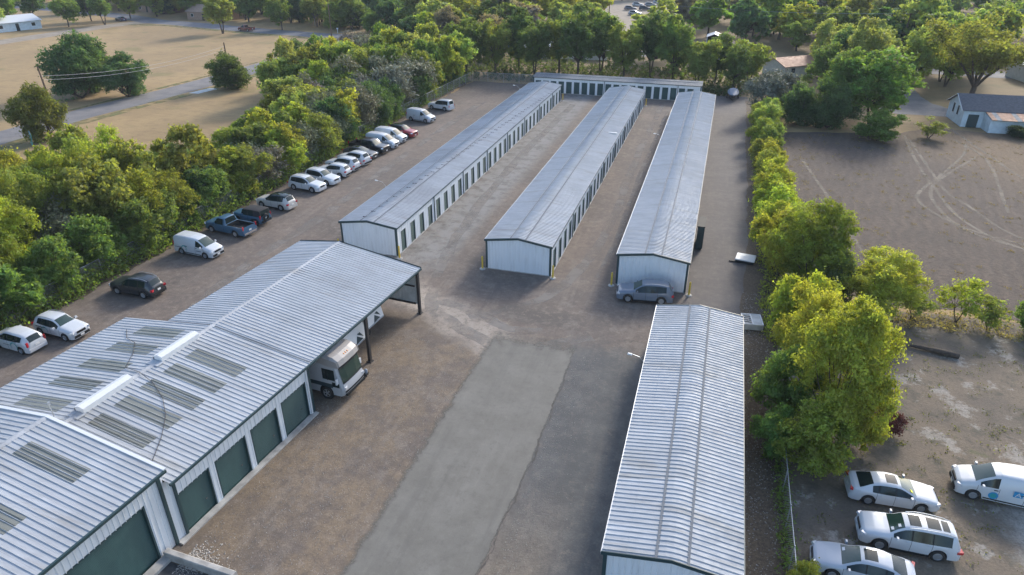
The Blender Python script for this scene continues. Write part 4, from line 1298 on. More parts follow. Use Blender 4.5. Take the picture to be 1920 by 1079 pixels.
_proto = {}
def car_proto(kind):
    if kind in _proto:
        return _proto[kind]
    sp = SPEC[kind]
    parts = loft_body(sp)
    L, W, wr = sp['L'], sp['W'], sp['wr']
    xf, xr = sp['top'][0][0], sp['top'][-1][0]
    PM = {}                                   # list of (name, mesh, parent index, loc)
    items = []
    for nm, (v, f) in parts.items():
        v, f = weld(v, f)
        base = nm.split('_L')[0].split('_R')[0].rstrip('0123456789')
        mat = {'body': 'paint', 'door': 'paint', 'underside': 'under', 'swin': 'glass', 'windshield': 'glass_green', 'rear_window': 'glass',
               'sunroof': 'glass', 'roof_glass': 'glass', 'soft_top': 'soft_top', 'bed_liner': 'black_plastic', 'pillar_trim': 'black_plastic', 'door_gap': 'under'}[base]
        nice = {'swin': 'side_window'}.get(base, base)
        mb = MB(); mb.faces(v, f)
        items.append([nice, mb.mesh(nice, mat, 38), None, (0, 0, 0)])
    # wheels
    tyre, rim = wheel_meshes(wr, 0.22, kind == 'jeep')
    for ax in sp['axles']:
        for s in (1, -1):
            items.append(['wheel', tyre, None, (ax, s * (W - 0.115), wr), 0 if s > 0 else math.pi])
            items.append(['rim', rim, len(items) - 1, (0, 0, 0)])
    zt = interp(sp['belt'], xf - 0.2)
    def small(name, mat, fn, smooth=40):
        mb = MB(); fn(mb); items.append([name, mb.mesh(name, mat, smooth), None, (0, 0, 0)])
    wf = W * interp(sp['wid'], xf - 0.12); wb = W * interp(sp['wid'], xr + 0.05)
    for s in (1, -1):
        small('headlight', 'head_light', lambda m: m.box((xf - 0.17, s * (wf - 0.13), zt - 0.06), (0.30, 0.34, 0.13), rz=-s * 0.55, taper=0.8))
        zb = interp(sp['belt'], xr + 0.3)
        tl = {'high': ((0.20, 0.34, 0.17), zb - 0.10), 'tall': ((0.10, 0.14, 0.36), zb - 0.02), 'mid': ((0.34, 0.30, 0.16), zb - 0.12), 'wide': ((0.16, 0.62, 0.11), zb - 0.06)}[sp['tail']]
        tw = tl[0][1]
        xo = 0.10 if sp['tail'] != 'tall' else 0.07
        small('taillight', 'red_light', lambda m: m.box((xr + xo, s * (wb - tw * 0.42), tl[1]), tl[0], rz=s * 0.25))
        x0 = sp['windshield'][0] - 0.32
        zz = interp(sp['belt'], x0)
        small('mirror', 'paint', lambda m: m.box((x0, s * (W + 0.08), zz + 0.09), (0.13, 0.22, 0.15), taper=0.75))
        if sp.get('rails'):
            ra, rb = sp['windshield'][1] - 0.2, sp['rearwin'][0] + 0.1
            pts = [(ra + (rb - ra) * q / 5, s * (interp(sp['roofw'], ra + (rb - ra) * q / 5) * W - 0.02), interp(sp['top'], ra + (rb - ra) * q / 5) + (0.035 if 0 < q < 5 else -0.01)) for q in range(6)]
            small('roof_rail', 'steel_pipe', lambda m: m.tube(pts, 0.02, 6))
    small('grille', 'black_plastic', lambda m: m.box((xf - 0.0, 0, zt - 0.12), (0.05, wf * 0.95, 0.17)))
    small('front_bumper', 'black_plastic' if kind in ('van', 'pickup', 'crew_pickup', 'jeep', 'crossover') else 'paint', lambda m: m.box((xf - 0.06, 0, sp['clear'] + 0.17), (0.20, wf * 1.72, 0.20), taper=0.97))
    small('rear_bumper', 'chrome' if 'pickup' in kind else ('black_plastic' if kind in ('jeep', 'suv', 'crossover', 'big_suv') else 'paint'), lambda m: m.box((xr + 0.05, 0, sp['clear'] + 0.17), (0.18, wb * 1.85, 0.20), taper=0.97))
    small('license_plate', 'plate', lambda m: m.box((xr - 0.012, 0, sp['clear'] + 0.47), (0.02, 0.32, 0.16)))
    small('license_plate', 'plate', lambda m: m.box((xf + 0.045, 0, sp['clear'] + 0.19), (0.02, 0.32, 0.15)))
    if kind in ('suv', 'glass_suv', 'big_suv', 'crossover', 'boxy_suv'):
        for s in (1, -1):
            small('sill', 'black_plastic', lambda m: m.box((0.0, s * (W * 0.985), sp['clear'] + 0.05), (sp['axles'][0] - sp['axles'][1] - 2.5 * wr, 0.06, 0.11)))
    if kind in ('van',):
        for s in (1, -1):
            small('sill', 'black_plastic', lambda m: m.box((0.0, s * (W * 0.99), sp['clear'] + 0.12), (sp['axles'][0] - sp['axles'][1] - 2.5 * wr, 0.05, 0.06)))
    for rg in sp['doors']:
        for s in (1, -1):
            small('door_handle', 'black_plastic' if kind == 'van' else 'paint', lambda m: m.box((rg[1] + 0.16, s * (W * 0.995 + 0.012), interp(sp['belt'], rg[1]) - 0.10), (0.2, 0.035, 0.035)))
    if sp.get('spare'):
        items.append(['spare_wheel', tyre, None, (xr - 0.14, 0.1, 0.98), math.pi / 2])
        for s in (1, -1):
            for ax in sp['axles']:
                small('fender', 'black_plastic', lambda m: m.prism([(ax + .52, .62), (ax + .34, .86), (ax - .34, .86), (ax - .52, .62), (ax - .45, .62), (ax - .30, .82), (ax + .30, .82), (ax + .45, .62)], s * W * 0.8, s * (W + 0.06)))
    _proto[kind] = items
    return items

def car(kind, label, cat, x, y, deg, color, name=None, group=None, scale=None):
    t = thing(name or {'van': 'cargo_van', 'pickup': 'pickup_truck', 'crew_pickup': 'pickup_truck', 'sedan': 'sedan_car', 'hatch': 'hatchback_car', 'jeep': 'off_road_car'}.get(kind, 'suv_car'),
              label, cat, (x, y, 0.0), R_(deg), group, scale)
    made = []
    for it in car_proto(kind):
        par = t if it[2] is None else made[it[2]]
        o = link(it[0], it[1], par, it[3], (0, 0, it[4]) if len(it) > 4 else None)
        o.color = (*color, 1)
        made.append(o)
    return t

WHITE = (0.54, 0.56, 0.58); SILV = (0.14, 0.17, 0.215); CREAM = (0.50, 0.48, 0.45)
gl = 'vehicles parked along the left fence'
def logo_ring(t, x, s, W, z, mat='teal_decal', r=0.3):
    """flat swoosh emblem on the side of a vehicle"""
    mb = MB()
    n = 18
    for i in range(n):
        a0, a1 = -0.6 + 4.4 * i / n, -0.6 + 4.4 * (i + 1) / n
        w0, w1 = r * (0.10 + 0.20 * math.sin(math.pi * i / n)), r * (0.10 + 0.20 * math.sin(math.pi * (i + 1) / n))
        mb.poly([(x + (r - w0) * math.cos(a0), s * W, z + (r - w0) * math.sin(a0)), (x + r * math.cos(a0), s * W, z + r * math.sin(a0)),
                 (x + r * math.cos(a1), s * W, z + r * math.sin(a1)), (x + (r - w1) * math.cos(a1), s * W, z + (r - w1) * math.sin(a1))])
    mb.build('emblem', mat, t)
def strip(t, x0, x1, s, W, z, h, mat):
    mb = MB()
    mb.box(((x0 + x1) / 2, s * W, z), (abs(x1 - x0), 0.012, h)); mb.build('lettering', mat, t)

c1 = car('hatch', 'white hatchback cut off by the left edge, tail lights toward the garage roof', 'car', -48.15, 31.3, 176, WHITE, group=gl)
logo_ring(c1, -0.75, 1, 0.87, 0.62, 'teal_decal', 0.36); strip(c1, -0.3, 0.35, 1, 0.865, 0.66, 0.03, 'dark_decal')
c2 = car('crossover', 'small white crossover with teal emblem facing the garage roof', 'car', -46.6, 33.7, -4, WHITE, group=gl)
logo_ring(c2, -0.62, -1, 0.895, 0.66, 'teal_decal', 0.32); strip(c2, -1.5, -0.5, -1, 0.89, 0.86, 0.07, 'dark_decal')
car('suv', 'dark charcoal SUV parked alone with its rear toward the lot', 'car', -46.0, 40.95, 179, (0.016, 0.021, 0.026), group=gl)
c4 = car('van', 'white cargo van with teal emblem parked under the yellow green tree', 'van', -46.3, 49.25, -6, WHITE, group=gl)
logo_ring(c4, -0.95, -1, 0.915, 0.72, 'teal_decal', 0.34); strip(c4, -2.1, -1.2, -1, 0.912, 0.80, 0.05, 'dark_decal')
strip(c4, 0.55, 1.15, -1, 0.912, 0.72, 0.05, 'dark_decal')
car('pickup', 'faded blue pickup truck with an empty open bed', 'truck', -46.7, 54.6, 172, (0.035, 0.10, 0.175), group=gl)
car('jeep', 'dark blue off-road car with black soft top and rear spare wheel', 'car', -46.2, 57.5, 174, (0.03, 0.10, 0.17), group=gl)
car('glass_suv', 'cream SUV with black glass roof, rear toward the lot', 'car', -46.35, 62.3, 172, CREAM, group=gl)
car('suv', 'first of two white SUVs facing the lot, beside the cream SUV', 'car', -46.2, 68.5, -8, WHITE, group=gl)
car('suv', 'second of two white SUVs facing the lot, ahead of three tail-out ones', 'car', -45.8, 71.3, -11, WHITE, group=gl)
car('crossover', 'nearest of three white SUVs parked tail out in the left row', 'car', -45.8, 74.3, 176, WHITE, group=gl)
car('suv', 'middle of three white SUVs parked tail out in the left row', 'car', -46.0, 76.9, 172, WHITE, group=gl)
car('suv', 'farthest of three white SUVs parked tail out, beside the dark sedan', 'car', -45.8, 79.6, 168, WHITE, group=gl)
car('sedan', 'dark grey sedan squeezed between a white SUV and the black pickup', 'car', -46.3, 82.3, -8, (0.035, 0.04, 0.045), group=gl)
car('crew_pickup', 'black crew cab pickup truck facing the lot', 'truck', -46.3, 85.0, -8, (0.012, 0.015, 0.018), group=gl)
car('van', 'white cargo van next to the black pickup', 'van', -45.6, 87.8, -8, WHITE, group=gl, scale=(1.02, 1.02, 1.04))
car('van', 'white cargo van next to the red crossover', 'van', -45.7, 90.8, -9, WHITE, group=gl, scale=(1.02, 1.02, 1.04))
car('glass_suv', 'dark red crossover with black roof', 'car', -45.3, 94.0, -12, (0.28, 0.012, 0.022), group=gl)
car('van', 'white cargo van standing alone beyond the red crossover', 'van', -46.2, 103.1, -15, WHITE, group=gl, scale=(1.02, 1.02, 1.04))
car('boxy_suv', 'white boxy SUV with roof rails, last in the left row', 'car', -46.1, 111.6, 166, WHITE, group=gl)
car('suv', 'silver SUV parked across the end wall of the right shed', 'car', -3.75, 52.25, 187, SILV, scale=(1.0, 1.0, 1.0))
gr_ = 'cars parked in the dirt lot'
c21 = car('sedan', 'white sedan with sunroof, topmost of the three close cars in the dirt lot', 'car', 12.05, 32.9, 3, WHITE, group=gr_, scale=(.92, .92, .95))
c22 = car('big_suv', 'large white SUV with panoramic roof glass in the dirt lot', 'car', 12.2, 29.7, 180, WHITE, group=gr_, scale=(.91, .92, .94))
c23 = car('sedan', 'silver white sedan cut by the bottom edge in the dirt lot', 'car', 9.75, 27.0, 177, (0.42, 0.45, 0.49), group=gr_, scale=(.93, .93, .95))
c24 = car('van', 'white van with round blue emblem at the right edge of the dirt lot', 'van', 17.95, 34.85, 176, WHITE, group=gr_)
mb = MB(); mb.lathe([(0.0, 0.905), (0.24, 0.905), (0.24, 0.90)], 20, 'y', (0.62, 0, 0.62)); mb.build('emblem', 'blue_decal', c24)
mb = MB(); mb.box((-0.45, 0.915, 1.02), (0.44, 0.012, 0.36)); e = mb.build('emblem', 'blue_decal', c24)
mb = MB()
for a, b in (((-0.57, 0.89), (-0.45, 1.14)), ((-0.33, 0.89), (-0.45, 1.14)), ((-0.52, 0.99), (-0.38, 0.99))):
    mb.tube([(a[0], 0.925, a[1]), (b[0], 0.925, b[1])], 0.018, 5)
mb.build('letter_mark', 'white_plain', e)
mb = MB(); mb.lathe([(0.0, 0.911), (0.13, 0.911), (0.15, 0.909)], 16, 'y', (0.62, 0, 0.62)); mb.build('emblem_ring', 'teal_decal', c24)
# papers behind the windscreens
for cc, xx, yy, m in ((c21, 0.86, -0.42, 'yellow_paper'), (c22, 0.95, 0.45, 'white_plain'), (c22, 0.62, 0.35, 'white_plain'), (c23, 0.98, -0.35, 'white_plain')):
    z0 = interp(SPEC['sedan' if cc is not c22 else 'big_suv']['top'], xx) + 0.012
    mb = MB(); mb.box((xx, yy, z0), (0.14, 0.22, 0.008), ry=0.48); mb.build('paper_slip', m, cc)

# far cars
gf = 'cars in the far parking area'
car('sedan', 'dark navy car on the far left street under trees', 'car', -199, 200.5, 160, (0.03, 0.035, 0.08))
car('pickup', 'dark red pickup truck on the far left street', 'truck', -142, 190.5, 170, (0.16, 0.02, 0.025))
for i, (xx, yy, dg, cl, lb) in enumerate(((-37, 285, 5, (0.12, 0.13, 0.16), 'dark grey car nearest in the far sunny parking area'), (-31.5, 286, 8, (0.03, 0.04, 0.06), 'black car beside the dark grey one in the far parking area'),
                                          (-36, 300, 0, WHITE, 'white car in the second row of the far parking area'), (-31, 301, 0, (0.25, 0.27, 0.32), 'blue grey car in the second row of the far parking area'),
                                          (-29, 312, 0, WHITE, 'white car in the last row of the far parking area'), (-33, 268, -10, WHITE, 'pale car parked alone at the front of the far parking area'))):
    car('suv', lb, 'car', xx, yy, dg, cl, group=gf)

# ------------------------------------------------------------------ recreational vehicles under the canopy
def motorhome():
    t = thing('motorhome', 'white and tan motorhome nosing out from under the canopy', 'motorhome', (-21.0, 33.2, 0), R_(-5), scale=(1, 1, 1.1))
    W = 1.22
    prof = [(-0.05, .42), (0.12, .62), (0.12, 1.02), (0.0, 1.28), (-0.30, 2.42), (-0.10, 2.52), (-0.22, 2.82), (-0.62, 3.02), (-1.5, 3.12), (-8.6, 3.12), (-8.8, 2.9), (-8.8, .5), (-8.6, .42)]
    mb = MB()
    n = len(prof)
    xs = [(-W, 0.93, -0.10), (-W + 0.02, 0.985, 0), (-0.5, 1.0, 0), (0.5, 1.0, 0), (W - 0.02, 0.985, 0), (W, 0.93, -0.10)]
    vs = []
    for yy, sc, dx in [(-W, 0.97, -0.22), (-W * 0.9, 0.99, -0.06), (-W * 0.45, 1, 0.0), (W * 0.45, 1, 0.0), (W * 0.9, 0.99, -0.06), (W, 0.97, -0.22)]:
        for px_, pz in prof:
            vs.append((px_ + (dx if px_ > -1 else 0), yy, .42 + (pz - .42) * sc))
    fs = []
    for k in range(5):
        for i in range(n):
            j = (i + 1) % n
            fs.append((k * n + i, k * n + j, (k + 1) * n + j, (k + 1) * n + i))
    fs += [tuple(range(n - 1, -1, -1)), tuple(range(5 * n, 6 * n))]
    mb.faces(vs, fs)
    mb.build('body', 'beige_grey', t, 35)
    rows_ = [(-W * 1.004, -0.22), (-W * 0.9, -0.06), (-W * 0.45, 0.0), (W * 0.45, 0.0), (W * 0.9, -0.06), (W * 1.004, -0.22)]
    cp = [(-0.27, 2.43), (-0.08, 2.51), (-0.20, 2.83), (-0.60, 3.035), (-0.98, 3.10)]
    mb = MB()
    for (y0, d0), (y1, d1) in zip(rows_, rows_[1:]):
        for (xa, za), (xb, zb) in zip(cp, cp[1:]):
            e0, e1 = (0.97 if abs(y0) > 1.2 else 1), (0.97 if abs(y1) > 1.2 else 1)
            mb.poly([(xa + d0, y0, .44 + (za - .42) * e0), (xa + d1, y1, .44 + (za - .42) * e1), (xb + d1, y1, .44 + (zb - .42) * e1), (xb + d0, y0, .44 + (zb - .42) * e0)])
    mb.build('front_cap', 'beige', t, 40)
    mb = MB(); mb.box((0.10, 0, .55), (0.16, 2.1, 0.16)); mb.build('bumper', 'black_plastic', t)
    mb = MB()
    rows = [(-W * 0.9, -0.06), (-W * 0.45, 0.0), (W * 0.45, 0.0), (W * 0.9, -0.06)]
    for (y0, d0), (y1, d1) in zip(rows, rows[1:]):
        mb.poly([(0.0 + d0 + 0.02, y0, 1.34), (0.0 + d1 + 0.02, y1, 1.34), (-0.26 + d1 + 0.03, y1, 2.34), (-0.26 + d0 + 0.03, y0, 2.34)])
    mb.build('windshield', 'glass_green', t, 40)
    mb = MB()
    for (y0, d0), (y1, d1) in zip(rows, rows[1:]):
        mb.poly([(-0.235 + d0 + 0.035, y0, 2.24), (-0.235 + d1 + 0.035, y1, 2.24), (-0.27 + d1 + 0.035, y1, 2.40), (-0.27 + d0 + 0.035, y0, 2.40)])
        mb.poly([(0.03 + d0, y0, 1.28), (0.03 + d1, y1, 1.28), (0.015 + d1, y1, 1.37), (0.015 + d0, y0, 1.37)])
    mb.build('windshield_frame', 'black_plastic', t)
    mb = MB()
    for (y0, d0), (y1, d1) in zip(rows, rows[1:]):
        mb.poly([(0.125 + d0, y0, .66), (0.125 + d1, y1, .66), (0.125 + d1, y1, .80), (0.125 + d0, y0, .80)])
    mb.build('grille', 'black_plastic', t)
    for s in (1, -1):
        mb = MB(); mb.box((0.03, s * 0.95, 1.0), (0.16, 0.34, 0.16), rz=-s * 0.3); mb.build('headlight', 'head_light', t)
        mb = MB(); mb.box((-1.05, s * (W + 0.004), 1.85), (0.95, 0.03, 0.75)); w_ = mb.build('side_window', 'glass', t)
        mb = MB(); mb.box((-1.15, s * (W + 0.024), 1.82), (0.05, 0.02, 0.75)); mb.build('window_bar', 'black_plastic', w_)
        mb = MB(); mb.box((-0.55, s * (W + 0.004), 1.18), (0.55, 0.02, 0.32)); mb.build('lower_window', 'glass', t)
        mb = MB(); mb.box((-0.32, s * (W + 0.14), 1.55), (0.10, 0.20, 0.36)); mb.build('mirror', 'white_plain', t)
        mb = MB(); mb.box((-4.2, s * (W + 0.003), 1.05), (6.8, 0.02, 0.28)); mb.build('stripe', 'dark_decal', t)
        mb = MB(); mb.prism([(-0.9, 2.42), (-0.15, 2.46), (-0.3, 2.85), (-1.8, 3.02), (-3.2, 2.75)], s * (W - 0.01), s * (W + 0.012)); mb.build('swoosh', 'beige', t)
        tyre, rim = wheel_meshes(0.44, 0.26)
        for ax in (-1.35, -6.0):
            o = link('wheel', tyre, t, (ax, s * (W - 0.10), 0.44), (0, 0, 0 if s > 0 else math.pi)); link('rim', rim, o)
            mb = MB(); mb.lathe([(0.0, s * (W - 0.02) + s * 0.021), (0.54, s * (W - 0.02) + s * 0.021), (0.54, s * (W - 0.3))], 18, 'y', (ax, 0, 0.5)); mb.build('wheel_arch', 'under', t)
    for k in range(3):
        mb = MB(); mb.box((-0.36, -0.2 + 0.2 * k, 2.94), (0.12, 0.05, 0.04), ry=0.5); mb.build('marker_light', 'amber_light', t)
    mb = MB(); mb.box((-3.5, 0, 3.26), (0.9, 0.8, 0.26), taper=0.85); mb.build('roof_unit', 'white_plain', t)
motorhome()

def fifth_wheel(label, x, y, nose=1.4, mark='logo'):
    t = thing('camper_trailer', label, 'trailer', (x, y, 0), R_(-5))
    W = 1.2
    prof = [(-nose, .62), (-nose, 1.35), (-0.25, 1.55), (0.0, 1.80), (-0.30, 3.0), (-0.6, 3.25), (-8, 3.3), (-8, .62)]
    mb = MB(); mb.prism(prof, -W, W); mb.build('body', 'white_plain', t, 25)
    d = Vector((-0.30, 0, 1.2)).normalized()
    def fr(u, v, off=0.012):          # point on the sloped nose: u across, v up
        p = Vector((0.0, u, 1.80)) + d * v
        return (p.x + off, p.y, p.z + off * 0.25)
    mb = MB()
    mb.poly([fr(-0.15, 0.10), fr(0.75, 0.15), fr(0.15, 0.62)]); mb.poly([fr(0.2, 0.72, 0.014), fr(0.85, 0.28, 0.014), fr(0.55, 0.75, 0.014)])
    mb.build('emblem', 'dark_decal', t)
    mb = MB(); mb.poly([fr(-1.15, 0.02, 0.013), fr(1.15, 0.02, 0.013), fr(1.15, 0.10, 0.013), fr(-1.15, 0.10, 0.013)]); mb.build('stripe', 'tarp_grey', t)
    for s in (1, -1):
        mb = MB(); mb.box((-4.5, s * (W + 0.004), 1.1), (6.0, 0.02, 0.35)); mb.build('stripe', 'tarp_grey', t)
        mb = MB(); mb.box((-2.4, s * (W + 0.005), 2.2), (0.9, 0.02, 0.6)); mb.build('side_window', 'glass', t)
        tyre, rim = wheel_meshes(0.36, 0.22)
        for ax in (-5.2, -6.1):
            o = link('wheel', tyre, t, (ax, s * (W - 0.05), 0.36), (0, 0, 0 if s > 0 else math.pi)); link('rim', rim, o)
        mb = MB(); mb.box((-nose + 0.1, s * 0.9, 0.35), (0.10, 0.10, 0.72)); mb.build('jack_leg', 'black_plastic', t)
    mb = MB(); mb.box((-0.75, 0, 1.12), (0.25, 0.3, 0.7)); mb.build('king_pin', 'black_plastic', t)
fifth_wheel('white camper trailer with dark emblem beside the motorhome', -22.15, 36.2)
fifth_wheel('white camper trailer farthest along under the canopy', -22.35, 39.3)
# small equipment heap between the camper and motorhome
t_ = thing('hitch_cart', 'small cart with tank and wheel beside the motorhome', 'cart', (-21.3, 35.2, 0), R_(20), scale=(.6, .6, .6))
mb = MB(); mb.box((0, 0, 0.35), (0.9, 0.5, 0.08)); mb.tube([(-.4, 0, .4), (-.6, 0, 1.0)], 0.025, 6); mb.build('frame', 'black_plastic', t_)
mb = MB(); mb.lathe([(0, .4), (.18, .42), (.2, .5), (.2, .85), (.12, .95), (0, .98)], 12, 'z', (0.15, 0, 0)); mb.build('tank', 'tarp_grey', t_, 40)
for s in (1, -1):
    mb = MB(); mb.lathe([(0, -.05), (.2, -.05), (.22, 0), (.2, .05), (0, .05)], 12, 'y', (0.1, s * .32, .22)); mb.build('wheel', 'rubber', t_)

# covered boat on a trailer at the far end of the right lane
def boat():
    t = thing('covered_boat', 'dark boat under a grey cover on a trailer at the far end of the lane', 'boat', (2.6, 134.5, 0), R_(-90))
    st = [(-2.4, .95, .55), (-1.2, 1.0, .5), (0.2, .95, .5), (1.4, .7, .62), (2.1, .35, .85), (2.5, .03, 1.05)]
    vs, fs = [], []
    for x, w, kz in st:
        vs += [(x, -w, 1.15), (x, -w * .8, .75), (x, 0, kz), (x, w * .8, .75), (x, w, 1.15)]
    for i in range(len(st) - 1):
        for j in range(4):
            fs.append((i * 5 + j, i * 5 + j + 1, i * 5 + 6 + j, i * 5 + 5 + j))
    fs.append((4, 3, 2, 1, 0))
    mb = MB(); mb.faces(vs, fs); mb.build('hull', 'hull_dark', t, 40)
    vs, fs = [], []
    for x, w, kz in st:
        h = 1.85 if -1.8 < x < 1.0 else 1.35
        vs += [(x, -w - .03, 1.12), (x, -w * .7, 1.16 + (h - 1.16) * .75), (x, 0, h), (x, w * .7, 1.16 + (h - 1.16) * .75), (x, w + .03, 1.12)]
    for i in range(len(st) - 1):
        for j in range(4):
            fs.append((i * 5 + j, i * 5 + 5 + j, i * 5 + 6 + j, i * 5 + j + 1))
    mb = MB(); mb.faces(vs, fs); mb.build('cover', 'tarp_grey', t, 40)
    mb = MB()
    mb.tube([(-2.2, -.7, .45), (1.2, -.6, .45), (3.2, 0, .5)], .05, 6); mb.tube([(-2.2, .7, .45), (1.2, .6, .45), (3.2, 0, .5)], .05, 6)
    mb.build('trailer_frame', 'black_plastic', t)
    tyre, rim = wheel_meshes(0.32, 0.2)
    for s in (1, -1):
        o = link('wheel', tyre, t, (-0.9, s * 1.02, .32), (0, 0, 0 if s > 0 else math.pi)); link('rim', rim, o)
boat()
# ================================================================== TREES
def crown_mesh(name, seed, lobes, n_leaf, leaf, R=(1, 1, 1), z0=0.0, clump=0.16, mat='leaf', up=0.35, fill=0.25, droop=0.0, aspect=1.7, per=22):
    """leaf sprays clumped over overlapping lobes; unit-ish crown centred on (0,0,z0)"""
    g = np.random.default_rng(seed)
    lob = []
    for i in range(lobes):
        for _ in range(40):
            p = g.normal(0, 0.55, 3)
            q = np.linalg.norm(p)
            if 0.28 < q < 0.80 and all(np.linalg.norm(p - o[0]) > 0.26 for o in lob):
                break
        lob.append((p, g.uniform(0.17, 0.36)))
    nc = max(40, n_leaf // per)
    cl, out = [], []
    wts = np.array([l[1] ** 2 for l in lob]); wts /= wts.sum()
    while len(cl) < nc:
        k = g.choice(lobes, p=wts)
        d = g.normal(0, 1, 3); d /= np.linalg.norm(d)
        if d[2] < -0.35 and g.random() < 0.7:
            continue
        rr = lob[k][1] * (g.uniform(0.82, 1.12) if g.random() > fill else g.uniform(0.2, 0.8))
        p = lob[k][0] + d * rr
        inside = any(np.linalg.norm(p - q[0]) < q[1] * 0.62 for j, q in enumerate(lob) if j != k)
        if inside and g.random() < 0.8:
            continue
        cl.append(p); out.append(d)
    cl = np.array(cl); out = np.array(out)
    tone_c = g.uniform(0, 1, nc)
    idx = g.integers(0, nc, n_leaf)
    sig = clump * g.uniform(0.55, 1.25, nc)
    pts = cl[idx] + g.normal(0, 1, (n_leaf, 3)) * sig[idx][:, None] * np.array([1, 1, 0.7])
    pts[:, 2] -= droop * (np.linalg.norm(pts[:, :2], axis=1) ** 2)
    Rv = np.array(R)
    pts = pts * Rv
    nrm = out[idx] * 0.6 + g.normal(0, 0.75, (n_leaf, 3)) + np.array([0, 0, up])
    nrm /= np.linalg.norm(nrm, axis=1)[:, None]
    a = np.cross(nrm, g.normal(0, 1, (n_leaf, 3))); a /= np.linalg.norm(a, axis=1)[:, None]
    b = np.cross(nrm, a)
    s = leaf * (g.uniform(0.5, 1.1, n_leaf) * g.choice([0.75, 1.0, 1.6], n_leaf))[:, None]
    V = np.empty((n_leaf, 4, 3))
    V[:, 0] = pts - a * s * aspect / 2; V[:, 1] = pts - b * s / 2 + a * s * 0.1; V[:, 2] = pts + a * s * aspect / 2; V[:, 3] = pts + b * s / 2 + a * s * 0.1
    V = V.reshape(-1, 3); V[:, 2] += z0
    tone = np.clip(tone_c[idx] * 0.6 + g.uniform(0, 0.4, n_leaf), 0, 1)
    me = bpy.data.meshes.new(name)
    me.vertices.add(n_leaf * 4); me.vertices.foreach_set('co', V.astype(np.float32).ravel())
    me.loops.add(n_leaf * 4); me.loops.foreach_set('vertex_index', np.arange(n_leaf * 4, dtype=np.int32))
    me.polygons.add(n_leaf); me.polygons.foreach_set('loop_start', np.arange(0, n_leaf * 4, 4, dtype=np.int32))
    at = me.attributes.new('tone', 'FLOAT', 'FACE'); at.data.foreach_set('value', tone.astype(np.float32))
    me.materials.append(M[mat])
    me.update()
    return me, [l[0] * Rv + np.array([0, 0, z0]) for l in lob]

def trunk_mesh(name, seed, lobes, h0, r0, multi=1, spread=0.3, base=0.0, mat='bark', twigs=0):
    """tapered trunk(s) with limbs into the crown lobes"""
    r = random.Random(seed)
    mb = MB()
    tops = []
    for m in range(multi):
        a = 6.28 * m / multi + r.random()
        off = Vector((math.cos(a), math.sin(a), 0)) * (spread if multi > 1 else 0.0)
        top = off * 2.0 + Vector((r.uniform(-.15, .15), r.uniform(-.15, .15), h0))
        b = off * 0.35
        mb.tube([(b.x, b.y, -0.2), (b.x, b.y, 0.15), tuple((b + (top - b) * 0.55) + Vector((r.uniform(-.08, .08), r.uniform(-.08, .08), 0))), tuple(top)],
                [r0 * 1.5 / multi ** .5, r0 / multi ** .5, r0 * .8 / multi ** .5, r0 * .62 / multi ** .5], 8)
        tops.append(top)
    for l in lobes:
        l = Vector(l)
        t = min(tops, key=lambda q: (q - l).length)
        mid = t.lerp(l, 0.5) + Vector((r.uniform(-.3, .3), r.uniform(-.3, .3), r.uniform(-0.1, 0.25)))
        mb.tube([tuple(t - Vector((0, 0, 0.15))), tuple(mid), tuple(l)], [r0 * .5 / multi ** .5, r0 * .28 / multi ** .5, r0 * .08], 5, False)
        for k in range(twigs):
            e = l + Vector((r.uniform(-1, 1), r.uniform(-1, 1), r.uniform(-.2, .9))) * 1.1
            mb.tube([tuple(mid.lerp(l, r.uniform(0.3, 1))), tuple(e)], [r0 * .14, r0 * .04], 4, False)
    return mb.mesh(name, mat, 50)

VAR = {}
def variant(key, n, maker):
    VAR[key] = [maker(i) for i in range(n)]
def mk(seed, lobes, n_leaf, leaf, R, cz, h0, r0, multi=1, spread=.3, **k):
    tw = k.pop('twigs', 0)
    me, lb = crown_mesh('crown', seed, lobes, n_leaf, leaf, R, cz, **k)
    return (me, trunk_mesh('trunk', seed + 5, lb, h0, r0, multi, spread, twigs=tw))
# sizes in metres; instances are scaled a little
variant('fine', 4, lambda i: mk(100 + i, 24, 44000, 0.115, (4.4, 4.4, 4.3), 4.6, 1.6, 0.20, 2, .35, clump=0.060, fill=0.2, per=60, twigs=1))      # close broad trees, 8.5 m
variant('fine_bush', 3, lambda i: mk(120 + i, 15, 17000, 0.12, (2.8, 2.8, 2.7), 2.6, 0.7, 0.11, 3, .3, clump=0.075, fill=0.2, per=48))      # hedge, 5 m
variant('sparse', 3, lambda i: mk(130 + i, 9, 3200, 0.13, (2.2, 2.2, 2.0), 2.9, 1.4, 0.09, 2, .25, clump=0.10, fill=0.2, twigs=2))
variant('mid', 5, lambda i: mk(200 + i, 20, 16000, 0.19, (3.7, 3.7, 3.7), 4.0, 1.5, 0.18, 2, .3, clump=0.065, fill=0.2, per=44, twigs=1))             # belt, 7.5 m
variant('tall', 5, lambda i: mk(220 + i, 24, 17000, 0.25, (5.2, 5.2, 5.6), 7.2, 3.4, 0.30, 2, .4, clump=0.062, fill=0.2, per=40))             # 12.5 m
variant('scrub', 4, lambda i: mk(240 + i, 16, 9000, 0.11, (2.7, 2.7, 2.8), 2.9, 1.2, 0.12, 3, .35, clump=0.12, fill=0.4, mat='twig', twigs=4, aspect=2.8))
variant('far', 6, lambda i: mk(260 + i, 18, 6000, 0.42, (5.2, 5.2, 4.6), 5.4, 2.6, 0.28, 1, .3, clump=0.07, fill=0.15, per=36))             # 9.5 m
variant('dense', 3, lambda i: mk(280 + i, 26, 26000, 0.17, (4.5, 4.5, 4.6), 3.7, 0.6, 0.22, 2, .4, clump=0.075, fill=0.25, up=0.1, per=46))  # dark bushes to the ground

